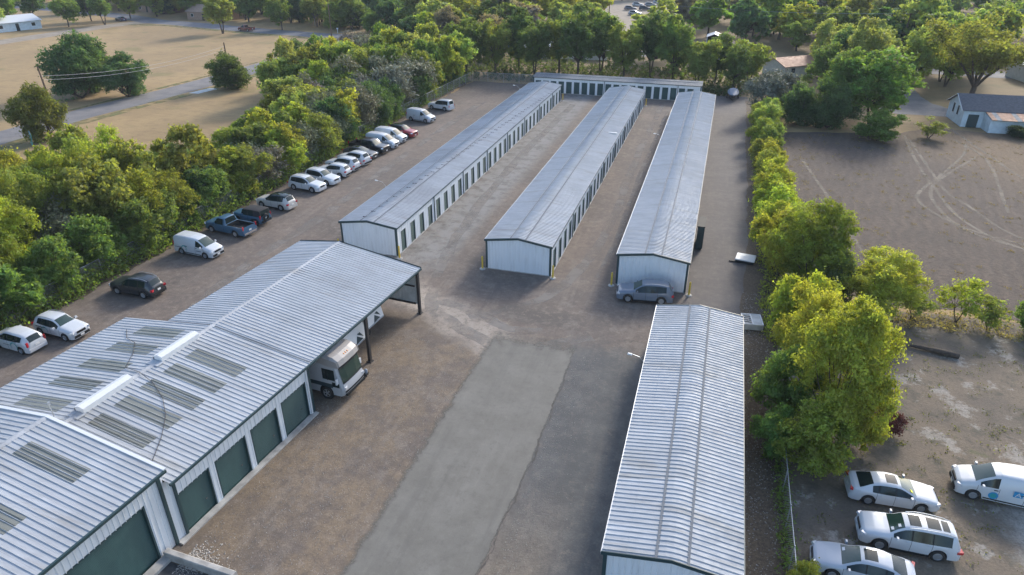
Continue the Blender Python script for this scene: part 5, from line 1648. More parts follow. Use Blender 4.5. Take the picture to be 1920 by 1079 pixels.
NAMES = {'fine': 'broadleaf_tree', 'fine_bush': 'hedge_bush', 'sparse': 'sapling', 'mid': 'belt_tree', 'tall': 'tall_tree', 'scrub': 'scrub_tree', 'far': 'far_tree', 'dense': 'dense_tree'}
YG, GR, DG, OL, GB, PB, PALE = (0.22, 0.255, 0.028), (0.115, 0.175, 0.04), (0.06, 0.115, 0.05), (0.17, 0.20, 0.04), (0.165, 0.17, 0.105), (0.165, 0.155, 0.13), (0.20, 0.25, 0.075)
trr = random.Random(42)
def tree(kind, x, y, col, label, sx=1.0, sz=None, cat='tree', group=None, vi=None, rot=None, jig=0.10):
    vs = VAR[kind]
    me, tr = vs[trr.randrange(len(vs)) if vi is None else vi % len(vs)]
    t = thing(NAMES[kind], label, cat, (x, y, 0), trr.uniform(0, 6.28) if rot is None else rot, group, (sx * trr.uniform(.95, 1.05), sx * trr.uniform(.95, 1.05), sz or sx))
    cr = link('crown', me, t); cr.color = (*[max(0.01, c * trr.uniform(1 - jig, 1 + jig)) for c in col], 1)
    link('trunk', tr, t)
    return t

# ---- right side, close
tree('fine', 9.2, 37.0, YG, 'large yellow green tree above the white sedan in the dirt lot', .76, 1.12, vi=0, rot=0.4)
tree('fine_bush', 10.5, 37.2, YG, 'yellow green lower bough mass on the right of the large tree', .72, .9, 'bush', vi=1)
tree('fine_bush', 8.0, 34.4, (0.17, 0.215, 0.03), 'yellow green low bush at the foot of the large tree', .85, .8, 'bush', vi=2)
tree('fine_bush', 7.0, 38.6, GR, 'darker green bush low on the left of the large yellow green tree', 0.80, 0.95, 'bush')
tree('fine_bush', 6.2, 34.8, GR, 'dark green shrub crowding the end of the right chain link fence', 0.6, 0.7, 'bush')
tree('fine', 8.4, 42.4, YG, 'yellow green tree just behind the largest one beside the near shed', 0.66, 0.92, vi=1)
tree('fine_bush', 8.0, 47.6, YG, 'yellow green tree leaning over the white slatted crate', .85, 1.3, vi=0)
tree('fine_bush', 9.6, 48.9, YG, 'small yellow green tree right of the white slatted crate', 0.8, 0.95, vi=2)
tree('fine', 9.6, 57.0, (0.15, 0.19, 0.022), 'tall rounded yellow green tree beside the flat white lid', .90, .98, vi=2)
tree('fine_bush', 7.3, 60.0, YG, 'yellow green tree overhanging the lane by the flat white lid', 1.05, 1.25, vi=1)
tree('fine_bush', 11.2, 54.6, (0.10, 0.125, 0.045), 'dull green thin tree on the brush line behind the dirt lot', .8, .95, vi=2)
tree('fine', 14.6, 54.4, (0.26, 0.29, 0.035), 'wide yellow green tree on the brush line behind the dirt lot', 0.85, 0.66, vi=1, rot=1.0)
tree('sparse', 17.4, 55.0, OL, 'thin straggly sapling right of the wide yellow green tree', 0.7, 0.55)
tree('sparse', 20.7, 55.4, YG, 'small umbrella shaped sapling alone on the brush line', 0.85, 0.85, vi=0)
tree('sparse', 22.8, 54.8, OL, 'grey green straggly sapling near the right end of the brush line', 0.8, 0.7)
tree('fine_bush', 25.9, 54.6, GR, 'green bush at the right edge on the brush line', 0.7, 0.7, 'bush')
tree('scrub', 12.9, 39.0, (0.09, 0.022, 0.02), 'dark red bare bush right of the large yellow green tree', 0.36, 0.33, 'bush')
tree('fine_bush', 6.9, 24.9, YG, 'yellow green weed bush at the bottom by the fence end', 0.34, 0.4, 'bush')
# hedge up the right lane
hp = [(7.2, 64.5, 1.0, YG), (7.6, 67.6, 1.1, YG), (6.9, 71.0, .9, YG), (7.6, 74.2, 1.05, YG), (6.9, 77.6, .95, YG), (7.4, 81.2, .95, YG), (6.8, 85.0, .85, OL), (7.4, 88.8, .85, YG),
      (6.8, 92.8, .85, OL), (7.4, 97.0, .85, GR), (6.7, 101.2, .9, OL), (7.5, 105.8, 1.1, PALE), (6.9, 110.2, 1.05, OL), (7.8, 114.6, 1.0, PALE)]
for i, (xx, yy, s, c) in enumerate(hp):
    tree('fine_bush', xx, yy, c, 'hedge bush number %s from the tall rounded tree along the right lane' % ['one', 'two', 'three', 'four', 'five', 'six', 'seven', 'eight', 'nine', 'ten', 'eleven', 'twelve', 'thirteen', 'fourteen'][i], s * 0.86, s, 'bush', 'hedge along the right lane')
tree('scrub', 7.6, 121.5, (0.13, 0.135, 0.10), 'grey green twiggy tree right of the covered boat', 1.35, 1.3)
tree('scrub', 9.6, 126.5, (0.12, 0.125, 0.095), 'grey green twiggy tree behind the covered boat', 1.4, 1.4)
tree('dense', 13.0, 118.5, DG, 'dark rounded tree at the near left corner of the field', 0.9, 0.85)
tree('dense', 17.2, 117.6, DG, 'dark rounded tree on the field edge, right of its twin', 0.95, 0.9)
tree('tall', 24.0, 121.5, GR, 'broad dark green tree on the field edge beside the driveway', 1.15, 0.92, vi=1)
tree('tall', 19.5, 124.5, GR, 'green tree behind the dark rounded trees on the field edge', 0.95, 0.85)
tree('fine_bush', 23.6, 111.6, GR, 'bright green rounded bush at the field edge before the driveway', 1.35, 0.85, 'bush')
tree('sparse', 31.2, 115.2, OL, 'thin olive shrub between the bright bush and the barn', 1.25, 0.7, 'bush')
tree('fine_bush', 47.6, 117.5, GR, 'green bush at the right edge before the barn', 0.9, 0.9, 'bush')
tree('dense', 44.2, 119.6, (0.03, 0.06, 0.03), 'dark creeper mass against the barn lean-to', 0.40, 0.22, 'bush')
# the big spreading tree behind the barn
def spreading():
    g = random.Random(5)
    t = thing('spreading_tree', 'big spreading tree with forked trunk behind the barn', 'tree', (44.2, 145.1, 0))
    mb = MB(); tips = []
    mb.tube([(0, 0, -.2), (0, 0, .3), (.1, 0, 2.6)], [.62, .48, .42], 10)
    for k in range(8):
        a = 6.28 * k / 8 + g.uniform(-.2, .2)
        out = g.uniform(5.5, 9.0)
        hz = g.uniform(6.2, 11.0)
        p1 = Vector((math.cos(a) * 1.6, math.sin(a) * 1.6, 4.6)); p2 = Vector((math.cos(a) * out * .6, math.sin(a) * out * .6, hz * .78)); p3 = Vector((math.cos(a) * out, math.sin(a) * out, hz))
        mb.tube([(.1, 0, 2.4), tuple(p1), tuple(p2), tuple(p3)], [.26, .2, .12, .04], 6, False)
        for q in range(7):
            s = p1.lerp(p2, g.uniform(.3, 1)) if q < 4 else p2.lerp(p3, g.random())
            e = s + Vector((g.uniform(-2.6, 2.6), g.uniform(-2.6, 2.6), g.uniform(.4, 2.8)))
            mb.tube([tuple(s), tuple(e)], [.07, .02], 5, False); tips.append(e)
        tips += [p3, p2 + Vector((0, 0, 1))]
    mb.build('trunk', 'bark', t, 50)
    gg = np.random.default_rng(3)
    tp = np.array([list(p) for p in tips]); n = 15000
    idx = gg.integers(0, len(tp), n)
    pts = tp[idx] + gg.normal(0, 1, (n, 3)) * np.array([.95, .95, .6])
    nrm = gg.normal(0, .8, (n, 3)) + np.array([0, 0, .4]); nrm /= np.linalg.norm(nrm, axis=1)[:, None]
    a = np.cross(nrm, gg.normal(0, 1, (n, 3))); a /= np.linalg.norm(a, axis=1)[:, None]; b = np.cross(nrm, a)
    s = .30 * gg.uniform(.5, 1.3, n)[:, None]
    V = np.stack([pts - a * s, pts - b * s * .5, pts + a * s, pts + b * s * .5], 1).reshape(-1, 3)
    me = bpy.data.meshes.new('crown')
    me.from_pydata(V.tolist(), [], [(4 * i, 4 * i + 1, 4 * i + 2, 4 * i + 3) for i in range(n)])
    at = me.attributes.new('tone', 'FLOAT', 'FACE'); at.data.foreach_set('value', gg.uniform(0, 1, n).astype(np.float32))
    me.materials.append(M['leaf'])
    cr = link('crown', me, t); cr.color = (0.15, 0.165, 0.04, 1)
spreading()

# ---- left belt behind the parked cars
anch = [(31.3, 'cut-off white hatchback'), (33.7, 'small white crossover'), (40.9, 'charcoal SUV'), (49.2, 'emblem cargo van'), (54.6, 'blue pickup'), (57.5, 'soft-top off-roader'), (62.3, 'cream SUV'),
        (68.5, 'first white SUV'), (74.3, 'tail-out white SUVs'), (82.3, 'dark sedan'), (85, 'black pickup'), (94, 'red crossover'), (103, 'lone cargo van'), (111.6, 'last boxy SUV'), (122, 'far left yard corner')]
def near_anchor(y):
    return min(anch, key=lambda a: abs(a[0] - y))[1]
KW = {'fine': 'yellow green tree', 'mid': 'green tree', 'scrub': 'grey scrub tree', 'dense': 'dark green tree', 'tall': 'tall tree', 'fine_bush': 'leafy bush'}
used_l = {}
def belt(kind, x, y, col, sx, sz=None):
    row = 'at the fence' if x > -54.5 else ('mid belt' if x > -61 else 'at the field edge')
    lab = '%s %s by the %s' % (KW[kind], row, near_anchor(y))
    tree(kind, x, y, col, lab, sx, sz, 'tree' if kind != 'fine_bush' else 'bush', 'tree belt left of the yard')
br = random.Random(17)
yy = 26.0
while yy < 138:
    left = -68 if yy < 56 else (-58 if yy < 80 else (-61.5 if yy < 92 else (-67 if yy < 104 else -76)))
    xx = -52.2 + br.uniform(-.6, .6)
    row = 0
    while xx > left:
        u = br.random()
        if yy < 60:
            if row == 0:
                belt('mid' if u < .55 else 'fine_bush', xx, yy + br.uniform(-1, 1), GR if u < .6 else (0.07, 0.115, 0.03), .72 if u < .55 else 1.0, .7 if u < .55 else 1.0)
            elif u < .6:
                belt('fine', xx, yy + br.uniform(-1, 1), OL if br.random() < .5 else YG, br.uniform(.75, .95), br.uniform(.95, 1.2))
            elif u < .75:
                belt('scrub', xx, yy + br.uniform(-1, 1), GB, 1.1, 1.1)
            else:
                belt('mid', xx, yy + br.uniform(-1, 1), OL, .95, 1.15)
        elif yy < 84:
            if u < .42:
                belt('mid', xx, yy + br.uniform(-1, 1), GR if br.random() < .5 else YG, .82, br.uniform(.75, 1.0))
            elif u < .62:
                belt('scrub', xx, yy + br.uniform(-1, 1), GB if br.random() < .6 else (0.11, 0.12, 0.06), 1.1, 1.0)
            else:
                belt('fine_bush', xx, yy + br.uniform(-1, 1), OL, 1.15, 1.1)
        else:
            if u < .24:
                belt('scrub', xx, yy + br.uniform(-1, 1), PB if br.random() < .4 else GB, 1.3 + .3 * (yy > 105), 1.3 + .35 * (yy > 105))
            elif u < .8:
                belt('mid', xx, yy + br.uniform(-1, 1), (GR, OL, PALE, YG)[br.randrange(4)], br.uniform(.85, 1.05) + .15 * (yy > 110), br.uniform(.9, 1.1) + .3 * (yy > 110))
            else:
                belt('dense', xx, yy + br.uniform(-1, 1), DG, .8, .85)
        xx -= br.uniform(3.6, 5.0) if not 60 < yy < 95 else br.uniform(2.7, 3.6)
        row += 1
    yy += br.uniform(3.4, 4.4) if not 60 < yy < 95 else br.uniform(2.6, 3.3)
tree('fine', -53.6, 50.8, (0.20, 0.20, 0.022), 'bright yellow tree overhanging the emblem cargo van', .80, .80, vi=0)
tree('fine', -53.2, 53.4, (0.15, 0.17, 0.025), 'yellow green tree behind the blue pickup', .70, .72, vi=2)
tree('mid', -52.8, 58.6, DG, 'dark green tree behind the cream SUV', .70, .7)

for i, (xx, yy, c, sz, lb) in enumerate([(-63.5, 45.5, YG, 1.12, 'tall yellow tree with thin boughs at the left edge, farthest from the lot'), (-60.0, 42.0, OL, 1.12, 'tall olive tree at the left edge above the charcoal SUV'),
                                         (-60.5, 49.5, (0.21, 0.22, 0.03), 1.15, 'tall yellow olive tree behind the bright yellow tree'), (-66.5, 41.5, OL, 1.1, 'olive tree at the far left edge of the belt')]):
    tree('fine', xx, yy, c, lb, .85, sz, vi=i)
for i, (xx, yy, lb) in enumerate([(-60.0, 61.0, 'pale feathery green shrub, nearest of three at the dry field'), (-59.6, 66.0, 'pale feathery green shrub, middle of three at the dry field'), (-63.6, 63.6, 'pale feathery green shrub, farthest of three at the dry field')]):
    tree('fine', xx, yy, (0.19, 0.26, 0.10), lb, .68, .62, 'bush', vi=i + 1)

# low undergrowth along fences: leafy mass nobody could count
def undergrowth(name, label, boxes, n, leaf, seed, col, hmax):
    g = np.random.default_rng(seed)
    allp = []
    for (x0, x1, y0, y1, w) in boxes:
        k = int(n * w)
        c = np.stack([g.uniform(x0, x1, k // 14 + 1), g.uniform(y0, y1, k // 14 + 1)], 1)
        hh = hmax * g.uniform(.25, 1, len(c))
        i = g.integers(0, len(c), k)
        p = np.stack([c[i, 0] + g.normal(0, .22, k), c[i, 1] + g.normal(0, .22, k), np.abs(g.uniform(0, 1, k)) * hh[i]], 1)
        allp.append(p)
    pts = np.concatenate(allp); m = len(pts)
    nrm = g.normal(0, .8, (m, 3)) + np.array([0, 0, .5]); nrm /= np.linalg.norm(nrm, axis=1)[:, None]
    a = np.cross(nrm, g.normal(0, 1, (m, 3))); a /= np.linalg.norm(a, axis=1)[:, None]; b = np.cross(nrm, a)
    s = leaf * g.uniform(.5, 1.4, m)[:, None]
    V = np.stack([pts - a * s, pts - b * s * .5, pts + a * s, pts + b * s * .5], 1).reshape(-1, 3)
    me = bpy.data.meshes.new(name)
    me.vertices.add(m * 4); me.vertices.foreach_set('co', V.astype(np.float32).ravel())
    me.loops.add(m * 4); me.loops.foreach_set('vertex_index', np.arange(m * 4, dtype=np.int32))
    me.polygons.add(m); me.polygons.foreach_set('loop_start', np.arange(0, m * 4, 4, dtype=np.int32))
    at = me.attributes.new('tone', 'FLOAT', 'FACE'); at.data.foreach_set('value', g.uniform(0, 1, m).astype(np.float32))
    me.materials.append(M['leaf']); me.update()
    o = link(name, me); o.color = (*col, 1); struct(o, 'stuff'); tag(o, label, 'undergrowth')
undergrowth('undergrowth', 'low green undergrowth along the left fence under the trees', [(-53.5, -50.0, 24, 137, 1.0), (-62, -53, 24, 62, .5)], 48000, .15, 3, GR, 2.1)
undergrowth('undergrowth', 'low weeds under the hedge along the right lane', [(5.8, 8.2, 48, 118, 1.0)], 12000, .12, 4, OL, .7)
undergrowth('undergrowth', 'dry grass and weeds on the brush line behind the dirt lot', [(10, 30, 53.6, 56.4, 1.0)], 4500, .09, 5, (0.17, 0.15, 0.085), .4)
undergrowth('undergrowth', 'scattered weed tufts over the dirt lot', [(7, 30, 24, 53, 1.0)], 7000, .06, 6, (0.11, 0.12, 0.05), .12)
undergrowth('undergrowth', 'dry stubble tufts over the ploughed field', [(9, 60, 60, 116, 1.0)], 9000, .07, 16, (0.16, 0.125, 0.08), .07)
undergrowth('undergrowth', 'green creeper along the right chain link fence', [(6.2, 6.6, 24.5, 35.5, 1.0)], 1500, .09, 7, GR, .9)
undergrowth('undergrowth', 'dark shrubs along the back of the far cross shed', [(-36, 4, 136.5, 141, .4), (-58, 8, 139, 162, 1.0)], 15000, .26, 8, (0.06, 0.085, 0.035), 1.5)

# ---- tree line behind the far shed
gt = 'tall tree line behind the far shed'
line = [(-53, 143, .95), (-47.5, 147, .9), (-43.5, 152, 1.0), (-38.5, 146.5, .9), (-34, 150.5, 1.0), (-29, 146, 1.05), (-25, 151.5, 1.05), (-19.5, 147.5, .9), (-14.5, 152, 1.05), (-9.5, 148, 1.0), (-4.5, 144.5, .8), (-1.0, 149, .85), (2.5, 143, .7), (5.5, 147.5, .8)]
for i, (xx, yy, s) in enumerate(line):
    tree('tall', xx, yy, ((0.10, 0.155, 0.04), (0.16, 0.205, 0.045), (0.075, 0.125, 0.04))[i % 3], 'tall green tree, %s from the left in the line behind the far shed' % ['first', 'second', 'third', 'fourth', 'fifth', 'sixth', 'seventh', 'eighth', 'ninth', 'tenth', 'eleventh', 'twelfth', 'thirteenth', 'fourteenth'][i], s * .92, s * .95, group=gt)

# ---- left field: big bushes and saplings
tree('dense', -113.5, 101.0, DG, 'largest dark green tree mass in the left dry field', 1.30, 1.42, vi=0)
tree('dense', -106.5, 104.5, DG, 'lower right shoulder of the dark tree mass in the left dry field', 1.0, .95, vi=1)
tree('dense', -116.5, 106.5, (0.05, 0.09, 0.045), 'dark green tree behind the largest mass in the left dry field', 1.1, 1.2, vi=2)
tree('dense', -92.6, 116.5, (0.065, 0.10, 0.03), 'rounded dark green tree beside the pale slab on the left lane', .98, .88, vi=2)
tree('dense', -95.8, 76.6, (0.10, 0.115, 0.03), 'yellow topped bushy tree beside the leaning gate panel', .88, 1.0, vi=1)
tree('dense', -79, 121, DG, 'dark green tree at the left bulge of the belt', 1.0, 1.1)
tree('dense', -76, 116, (0.06, 0.10, 0.03), 'dark green tree in front of the left bulge of the belt', .8, .85)
tree('tall', -145.4, 183.7, OL, 'lone street tree casting a long shadow on the left dry field', 1.05, .85)
gs = 'trees along the far left street'
for i, (xx, yy, k, c, s) in enumerate([(-216, 168, 'tall', PALE, .9), (-203, 183, 'tall', GR, .9), (-196, 190.5, 'tall', GR, .85), (-201, 207, 'tall', OL, .95), (-196, 214, 'tall', PALE, .9), (-182, 216, 'tall', GR, .95), (-172, 226, 'dense', DG, .9),
                                       (-190, 232, 'tall', DG, 1.0), (-208, 197, 'tall', DG, 1.0), (-160, 215, 'tall', GR, .9), (-133, 196, 'tall', GR, .9), (-126, 205, 'tall', OL, .95), (-150, 222, 'dense', DG, 1.1), (-215, 240, 'tall', DG, 1.1), (-140, 212, 'tall', DG, 1.0), (-116, 200, 'tall', OL, .75),
                                       (-112, 206, 'dense', DG, 1.0), (-103, 199, 'dense', GR, .9), (-95, 203, 'dense', DG, .95), (-225, 190, 'tall', DG, 1.1), (-232, 215, 'tall', GR, 1.1), (-222, 178, 'tall', GR, 1.0), (-186, 222, 'tall', OL, 1.0), (-178, 235, 'tall', GR, 1.05), (-165, 232, 'tall', DG, 1.1), (-155, 210, 'tall', GR, .9), (-147, 232, 'tall', PALE, 1.0), (-132, 218, 'tall', GR, 1.0), (-122, 216, 'dense', DG, 1.2), (-200, 222, 'dense', DG, 1.0), (-224, 226, 'tall', OL, 1.1), (-119, 208, 'dense', GR, 1.0)]):
    tree(k, xx, yy, c, ('pale street tree with visible trunk along the far left street' if c in (PALE, OL) else 'green street tree with visible trunk along the far left street') if k == 'tall' else 'dense dark shrub tree along the far left street', s, s * .9, group=gs)

sr = random.Random(23)
xx = -262.0
while xx < -112:
    yb = 214 - (xx + 215) * 0.26
    for off in (sr.uniform(13, 20), sr.uniform(24, 36)):
        k = sr.choice(['tall', 'tall', 'dense'])
        c, cn = sr.choice([(GR, 'mid green'), (DG, 'dark green'), (OL, 'olive green'), (PALE, 'pale green')])
        tree(k, xx + sr.uniform(-2, 2), yb + off, c, '%s %s tree in the wooded band behind the far left street' % (cn, 'bushy' if k == 'dense' else 'tall'), sr.uniform(.8, 1.05), sr.uniform(.75, 1.0), group='wooded band behind the far left street')
    xx += sr.uniform(6.5, 9.0)

# ---- scattered woodland and gardens to the far edge
HOUSES = []
def house(label, x, y, rz, w, d, h, roof, wall, pitch=1.6, name='house', door=True, porch=None):
    """gabled house: w along local x, d along local y; front is -y"""
    t = thing(name, label, 'house', (x, y, 0), R_(rz))
    HOUSES.append((x, y, max(w, d) * .62))
    mb = MB(); mb.prism([(-d / 2, 0), (d / 2, 0), (d / 2, h), (0, h + pitch), (-d / 2, h)], -w / 2, w / 2, 'x'); mb.build('wall', wall, t)
    ov = .4
    sl = pitch / (d / 2)
    for s in (1, -1):
        mb = MB()
        a = [(-w / 2 - ov, 0, h + pitch + .05), (w / 2 + ov, 0, h + pitch + .05), (w / 2 + ov, s * (d / 2 + ov), h - ov * sl + .05), (-w / 2 - ov, s * (d / 2 + ov), h - ov * sl + .05)]
        b = [(p[0], p[1], p[2] + .12) for p in a]
        mb.faces(a + b, [(0, 1, 2, 3), (4, 7, 6, 5), (0, 4, 5, 1), (2, 6, 7, 3), (1, 5, 6, 2), (0, 3, 7, 4)])
        mb.build('roof', roof, t)
    for s in (1, -1):
        for k in range(max(2, int(w / 4))):
            xx = -w / 2 + w * (k + .5) / max(2, int(w / 4))
            if door and s == -1 and k == 1:
                mb = MB(); mb.box((xx, s * (d / 2 + .02), 1.05), (.95, .06, 2.1)); mb.build('door', 'dark_void', t)
                continue
            mb = MB(); mb.box((xx, s * (d / 2 + .02), 1.5), (1.2, .06, 1.1)); f_ = mb.build('window', 'white_plain', t)
            mb = MB(); mb.box((xx, s * (d / 2 + .055), 1.5), (1.05, .03, .95)); mb.build('pane', 'glass', f_)
    return t
# barn on the right
def barn():
    t = thing('barn', 'long pale barn with grey roof and rusty lean-to at the right edge', 'barn', (37.6, 124.2, 0), R_(3))
    HOUSES.append((46, 128, 9))
    w, d, h, p = 19.0, 7.2, 2.7, 1.7
    mb = MB(); mb.prism([(0, 0), (d, 0), (d, h), (d / 2, h + p), (0, h)], 0, w, 'x'); mb.build('wall', 'siding_blue', t)
    for s in (0, 1):
        y0, y1 = d / 2, (-.35 if s == 0 else d + .35)
        mb = MB()
        a = [(-.4, y0, h + p + .04), (w + .3, y0, h + p + .04), (w + .3, y1, h - .13), (-.4, y1, h - .13)]
        b = [(q[0], q[1], q[2] + .1) for q in a]
        mb.faces(a + b, [(0, 1, 2, 3), (4, 7, 6, 5), (0, 4, 5, 1), (2, 6, 7, 3), (1, 5, 6, 2), (0, 3, 7, 4)])
        mb.build('roof', 'shingle_grey', t)
    mb = MB()
    for s in (0, 1):
        ye = -.35 if s == 0 else d + .35
        mb.tube([(-.42, d / 2, h + p + .05), (-.42, ye, h - .1)], .07, 4)
    mb.build('barge_board', 'white_plain', t)
    for yy in (2.5, 4.6):
        mb = MB(); mb.box((-.03, yy, 2.1), (.08, .8, 1.6)); f_ = mb.build('window', 'white_plain', t)
        mb = MB(); mb.box((-.08, yy, 2.1), (.04, .6, 1.4)); mb.build('pane', 'dark_void', f_)
    mb = MB(); mb.box((1.5, -.03, 1.0), (1.5, .08, 2.0)); mb.build('door', 'green_trim', t)
    # lean-to
    mb = MB(); mb.prism([(-3.2, 0), (-.05, 0), (-.05, 2.4), (-3.2, 1.9)], 2.9, 12.5, 'x'); mb.build('lean_to_wall', 'siding_blue', t)
    for k in range(14):
        mb = MB(); mb.box((2.9 + .69 * k + .34, -1.75, 2.33), (.675, 3.75, .05), rx=math.atan2(.5, 3.15)); mb.build('roof_sheet', 'rust_roof' if k % 4 != 1 else 'galv_dull', t)
    mb = MB(); mb.tube([(3.8, 8.5, -.1), (3.8, 8.5, 3.4)], .09, 6); mb.build('flue', 'wood_pole', t)
barn()
house('low house with white roof at the far left edge', -214, 172, 75, 14, 9, 2.5, 'white_plain', 'siding_blue', 1.5)
house('brown roofed brick house behind the far left street', -207, 229, -15, 16, 9, 2.6, 'shingle_brown', 'brick_wall', 2.0)
house('brick house half hidden by trees left of the lone street tree', -172, 214, -8, 15, 9, 2.6, 'shingle_brown', 'brick_wall', 1.9)
house('tan roofed house right behind the tree line by the shelter', -1.5, 177, 35, 11, 8, 2.6, 'shingle_brown', 'siding_cream', 1.4)
house('rusty roofed house behind the field edge trees', 14, 163, 40, 9, 6.5, 2.4, 'rust_roof', 'siding_cream', 1.2)
house('pale roofed house hidden behind the tall tree line', -37, 172, 5, 20, 7, 2.4, 'white_plain', 'siding_cream', .9)
house('white roofed cabin deep in the right gardens', 32, 262, 5, 9, 6, 2.6, 'white_plain', 'brick_wall', .9)
house('grey roofed house deep in the right gardens', 47, 236, -12, 13, 8, 2.6, 'shingle_brown', 'brick_wall', 1.5)
house('blue grey house with pale awning at the far right', 92, 285, -8, 20, 10, 3.0, 'shingle_grey', 'siding_blue', 2.0)
house('white roofed house at the right edge behind the spreading tree', 66, 172, 12, 14, 8, 2.5, 'white_dirty', 'siding_cream', 1.0)
house('low pale house in the far gardens beyond the tall tree line', -78, 262, 10, 15, 9, 2.6, 'white_dirty', 'siding_cream', 1.4)
house('grey roofed house at the top centre far away', 4, 318, -5, 16, 9, 2.7, 'shingle_grey', 'siding_cream', 1.8)
house('tan roofed house at the top right far away', 58, 330, 15, 16, 9, 2.7, 'shingle_brown', 'siding_cream', 1.8)
# small shelter with a white car
t_ = thing('car_shelter', 'small gabled car shelter among the far trees', 'shelter', (-3.0, 199, 0), R_(0)); HOUSES.append((-3, 197, 6))
for s in (1, -1):
    mb = MB(); mb.box((s * 1.9, 2.5, 1.2), (.1, 5.5, 2.4)); mb.build('wall', 'siding_blue', t_)
    mb = MB(); mb.box((s * 1.02, 2.5, 2.78), (2.2, 5.8, .08), ry=s * .36); mb.build('roof', 'white_plain', t_)
mb = MB(); mb.box((0, 5.2, 1.2), (3.8, .1, 2.4)); mb.build('back_wall', 'dark_void', t_)
car('van', 'white van parked in the small gabled shelter', 'van', -3.0, 199.2, -90, WHITE)
t_ = thing('brick_chimney', 'dark brick chimney stub beside the tan roofed house', 'chimney', (5.6, 184, 0)); HOUSES.append((5.6, 184, 3))
mb = MB(); mb.box((0, 0, 1.6), (1.2, 1.2, 3.2), taper=.9); mb.build('stack', 'brick_wall', t_)
mb = MB(); mb.box((0, 0, 3.25), (1.3, 1.3, .15)); mb.build('cap', 'conc', t_)

KEEP = [(-19, 166, 4), (-22, 186, 8), (-24.5, 205, 9), (-27, 222, 9), (-29, 240, 10), (-31, 255, 10), (-35, 300, 20), (-34, 270, 9), (33, 131, 6), (35, 145, 5), (40, 128, 6), (44, 145, 6), (-3, 190, 3), (52, 150, 9), (62, 140, 10)]
for hx, hy, hr in list(HOUSES):          # open gardens on the near side of each house
    d_ = math.hypot(hx, hy)
    KEEP.append((hx - hx / d_ * (hr + 6), hy - hy / d_ * (hr + 6), 5.5))
    KEEP.append((hx - hx / d_ * (hr + 14), hy - hy / d_ * (hr + 14), 3.0))
def clear_of(x, y, r=3.0):
    for hx, hy, hr in HOUSES + KEEP:
        if (x - hx) ** 2 + (y - hy) ** 2 < (hr + r) ** 2:
            return False
    if x > -112 and abs(y - 181) < 5.5 and x < 120:
        return False
    if x <= -80 and y < 214 - (x + 215) * 0.26 + 14:
        return False
    return True
COLS = [(YG, 'yellow green'), (GR, 'mid green'), (OL, 'olive green'), (DG, 'dark green'), (PALE, 'pale green'), (PB, 'brownish grey'), (GR, 'mid green'), (PALE, 'pale green')]
fr_ = random.Random(91)
placed = []
cnt = 0
tries = 0
while cnt < 340 and tries < 20000:
    tries += 1
    yv = 140 + 300 * fr_.random() ** 1.15
    half_l = -60 - (yv - 140) * 2.1; half_r = 62 + (yv - 140) * .52
    xv = fr_.uniform(max(half_l, -320), half_r)
    if yv > 376 + .30 * xv:
        continue
    if yv < 160 and xv < 6:
        continue
    if not clear_of(xv, yv) or any((xv - a) ** 2 + (yv - b) ** 2 < (4.4 if yv < 200 else 5.6) ** 2 for a, b in placed):
        continue
    if xv < -112 and yv < 232:
        continue
    placed.append((xv, yv)); cnt += 1
    c, cn = fr_.choice(COLS)
    reg = 'behind the tall tree line' if -70 < xv < 0 and yv < 240 else ('in the right gardens beyond the field' if xv >= 0 and yv < 240 else (('far off at the top left' if xv < -130 else 'far off left of the top centre') if xv < -70 else ('far off at the top centre' if xv < 10 else ('far off right of the top centre' if xv < 70 else 'far off at the top right'))))
    s = fr_.uniform(.9, 1.4)
    tree('tall' if yv < 175 else 'far', xv, yv, c, '%s tree %s' % (cn, reg), s if yv >= 175 else s * .8, s * fr_.uniform(.8, 1.1) * (1 if yv >= 175 else .75), group='%s trees %s' % (cn, reg))
# the wood beyond reads as one mass
def far_wood():
    g = np.random.default_rng(8)
    n = 900
    P = np.stack([g.uniform(-700, 560, n), g.uniform(445, 760, n)], 1)
    Vs, tn = [], []
    for (x, y) in P:
        m = 70
        r = g.uniform(3.5, 6)
        d = g.normal(0, 1, (m, 3)); d /= np.linalg.norm(d, axis=1)[:, None]
        p = d * r * np.array([1, 1, .9]) + np.array([x, y, r * 1.0 + 1])
        nn = d + g.normal(0, .5, (m, 3)); nn /= np.linalg.norm(nn, axis=1)[:, None]
        a = np.cross(nn, g.normal(0, 1, (m, 3))); a /= np.linalg.norm(a, axis=1)[:, None]; b = np.cross(nn, a)
        s = 1.5 * g.uniform(.6, 1.3, m)[:, None]
        Vs.append(np.stack([p - a * s, p - b * s, p + a * s, p + b * s], 1).reshape(-1, 3)); tn.append(np.clip(g.uniform(0, 1) * .6 + g.uniform(0, .4, m), 0, 1))
    V = np.concatenate(Vs); tn = np.concatenate(tn); m = len(tn)
    me = bpy.data.meshes.new('far_wood')
    me.vertices.add(m * 4); me.vertices.foreach_set('co', V.astype(np.float32).ravel())
    me.loops.add(m * 4); me.loops.foreach_set('vertex_index', np.arange(m * 4, dtype=np.int32))
    me.polygons.add(m); me.polygons.foreach_set('loop_start', np.arange(0, m * 4, 4, dtype=np.int32))
    at = me.attributes.new('tone', 'FLOAT', 'FACE'); at.data.foreach_set('value', tn.astype(np.float32))
    me.materials.append(M['leaf']); me.update()
    o = link('far_wood', me); o.color = (.09, .125, .04, 1); struct(o, 'stuff'); tag(o, 'distant wood reading as one green mass', 'wood')
far_wood()

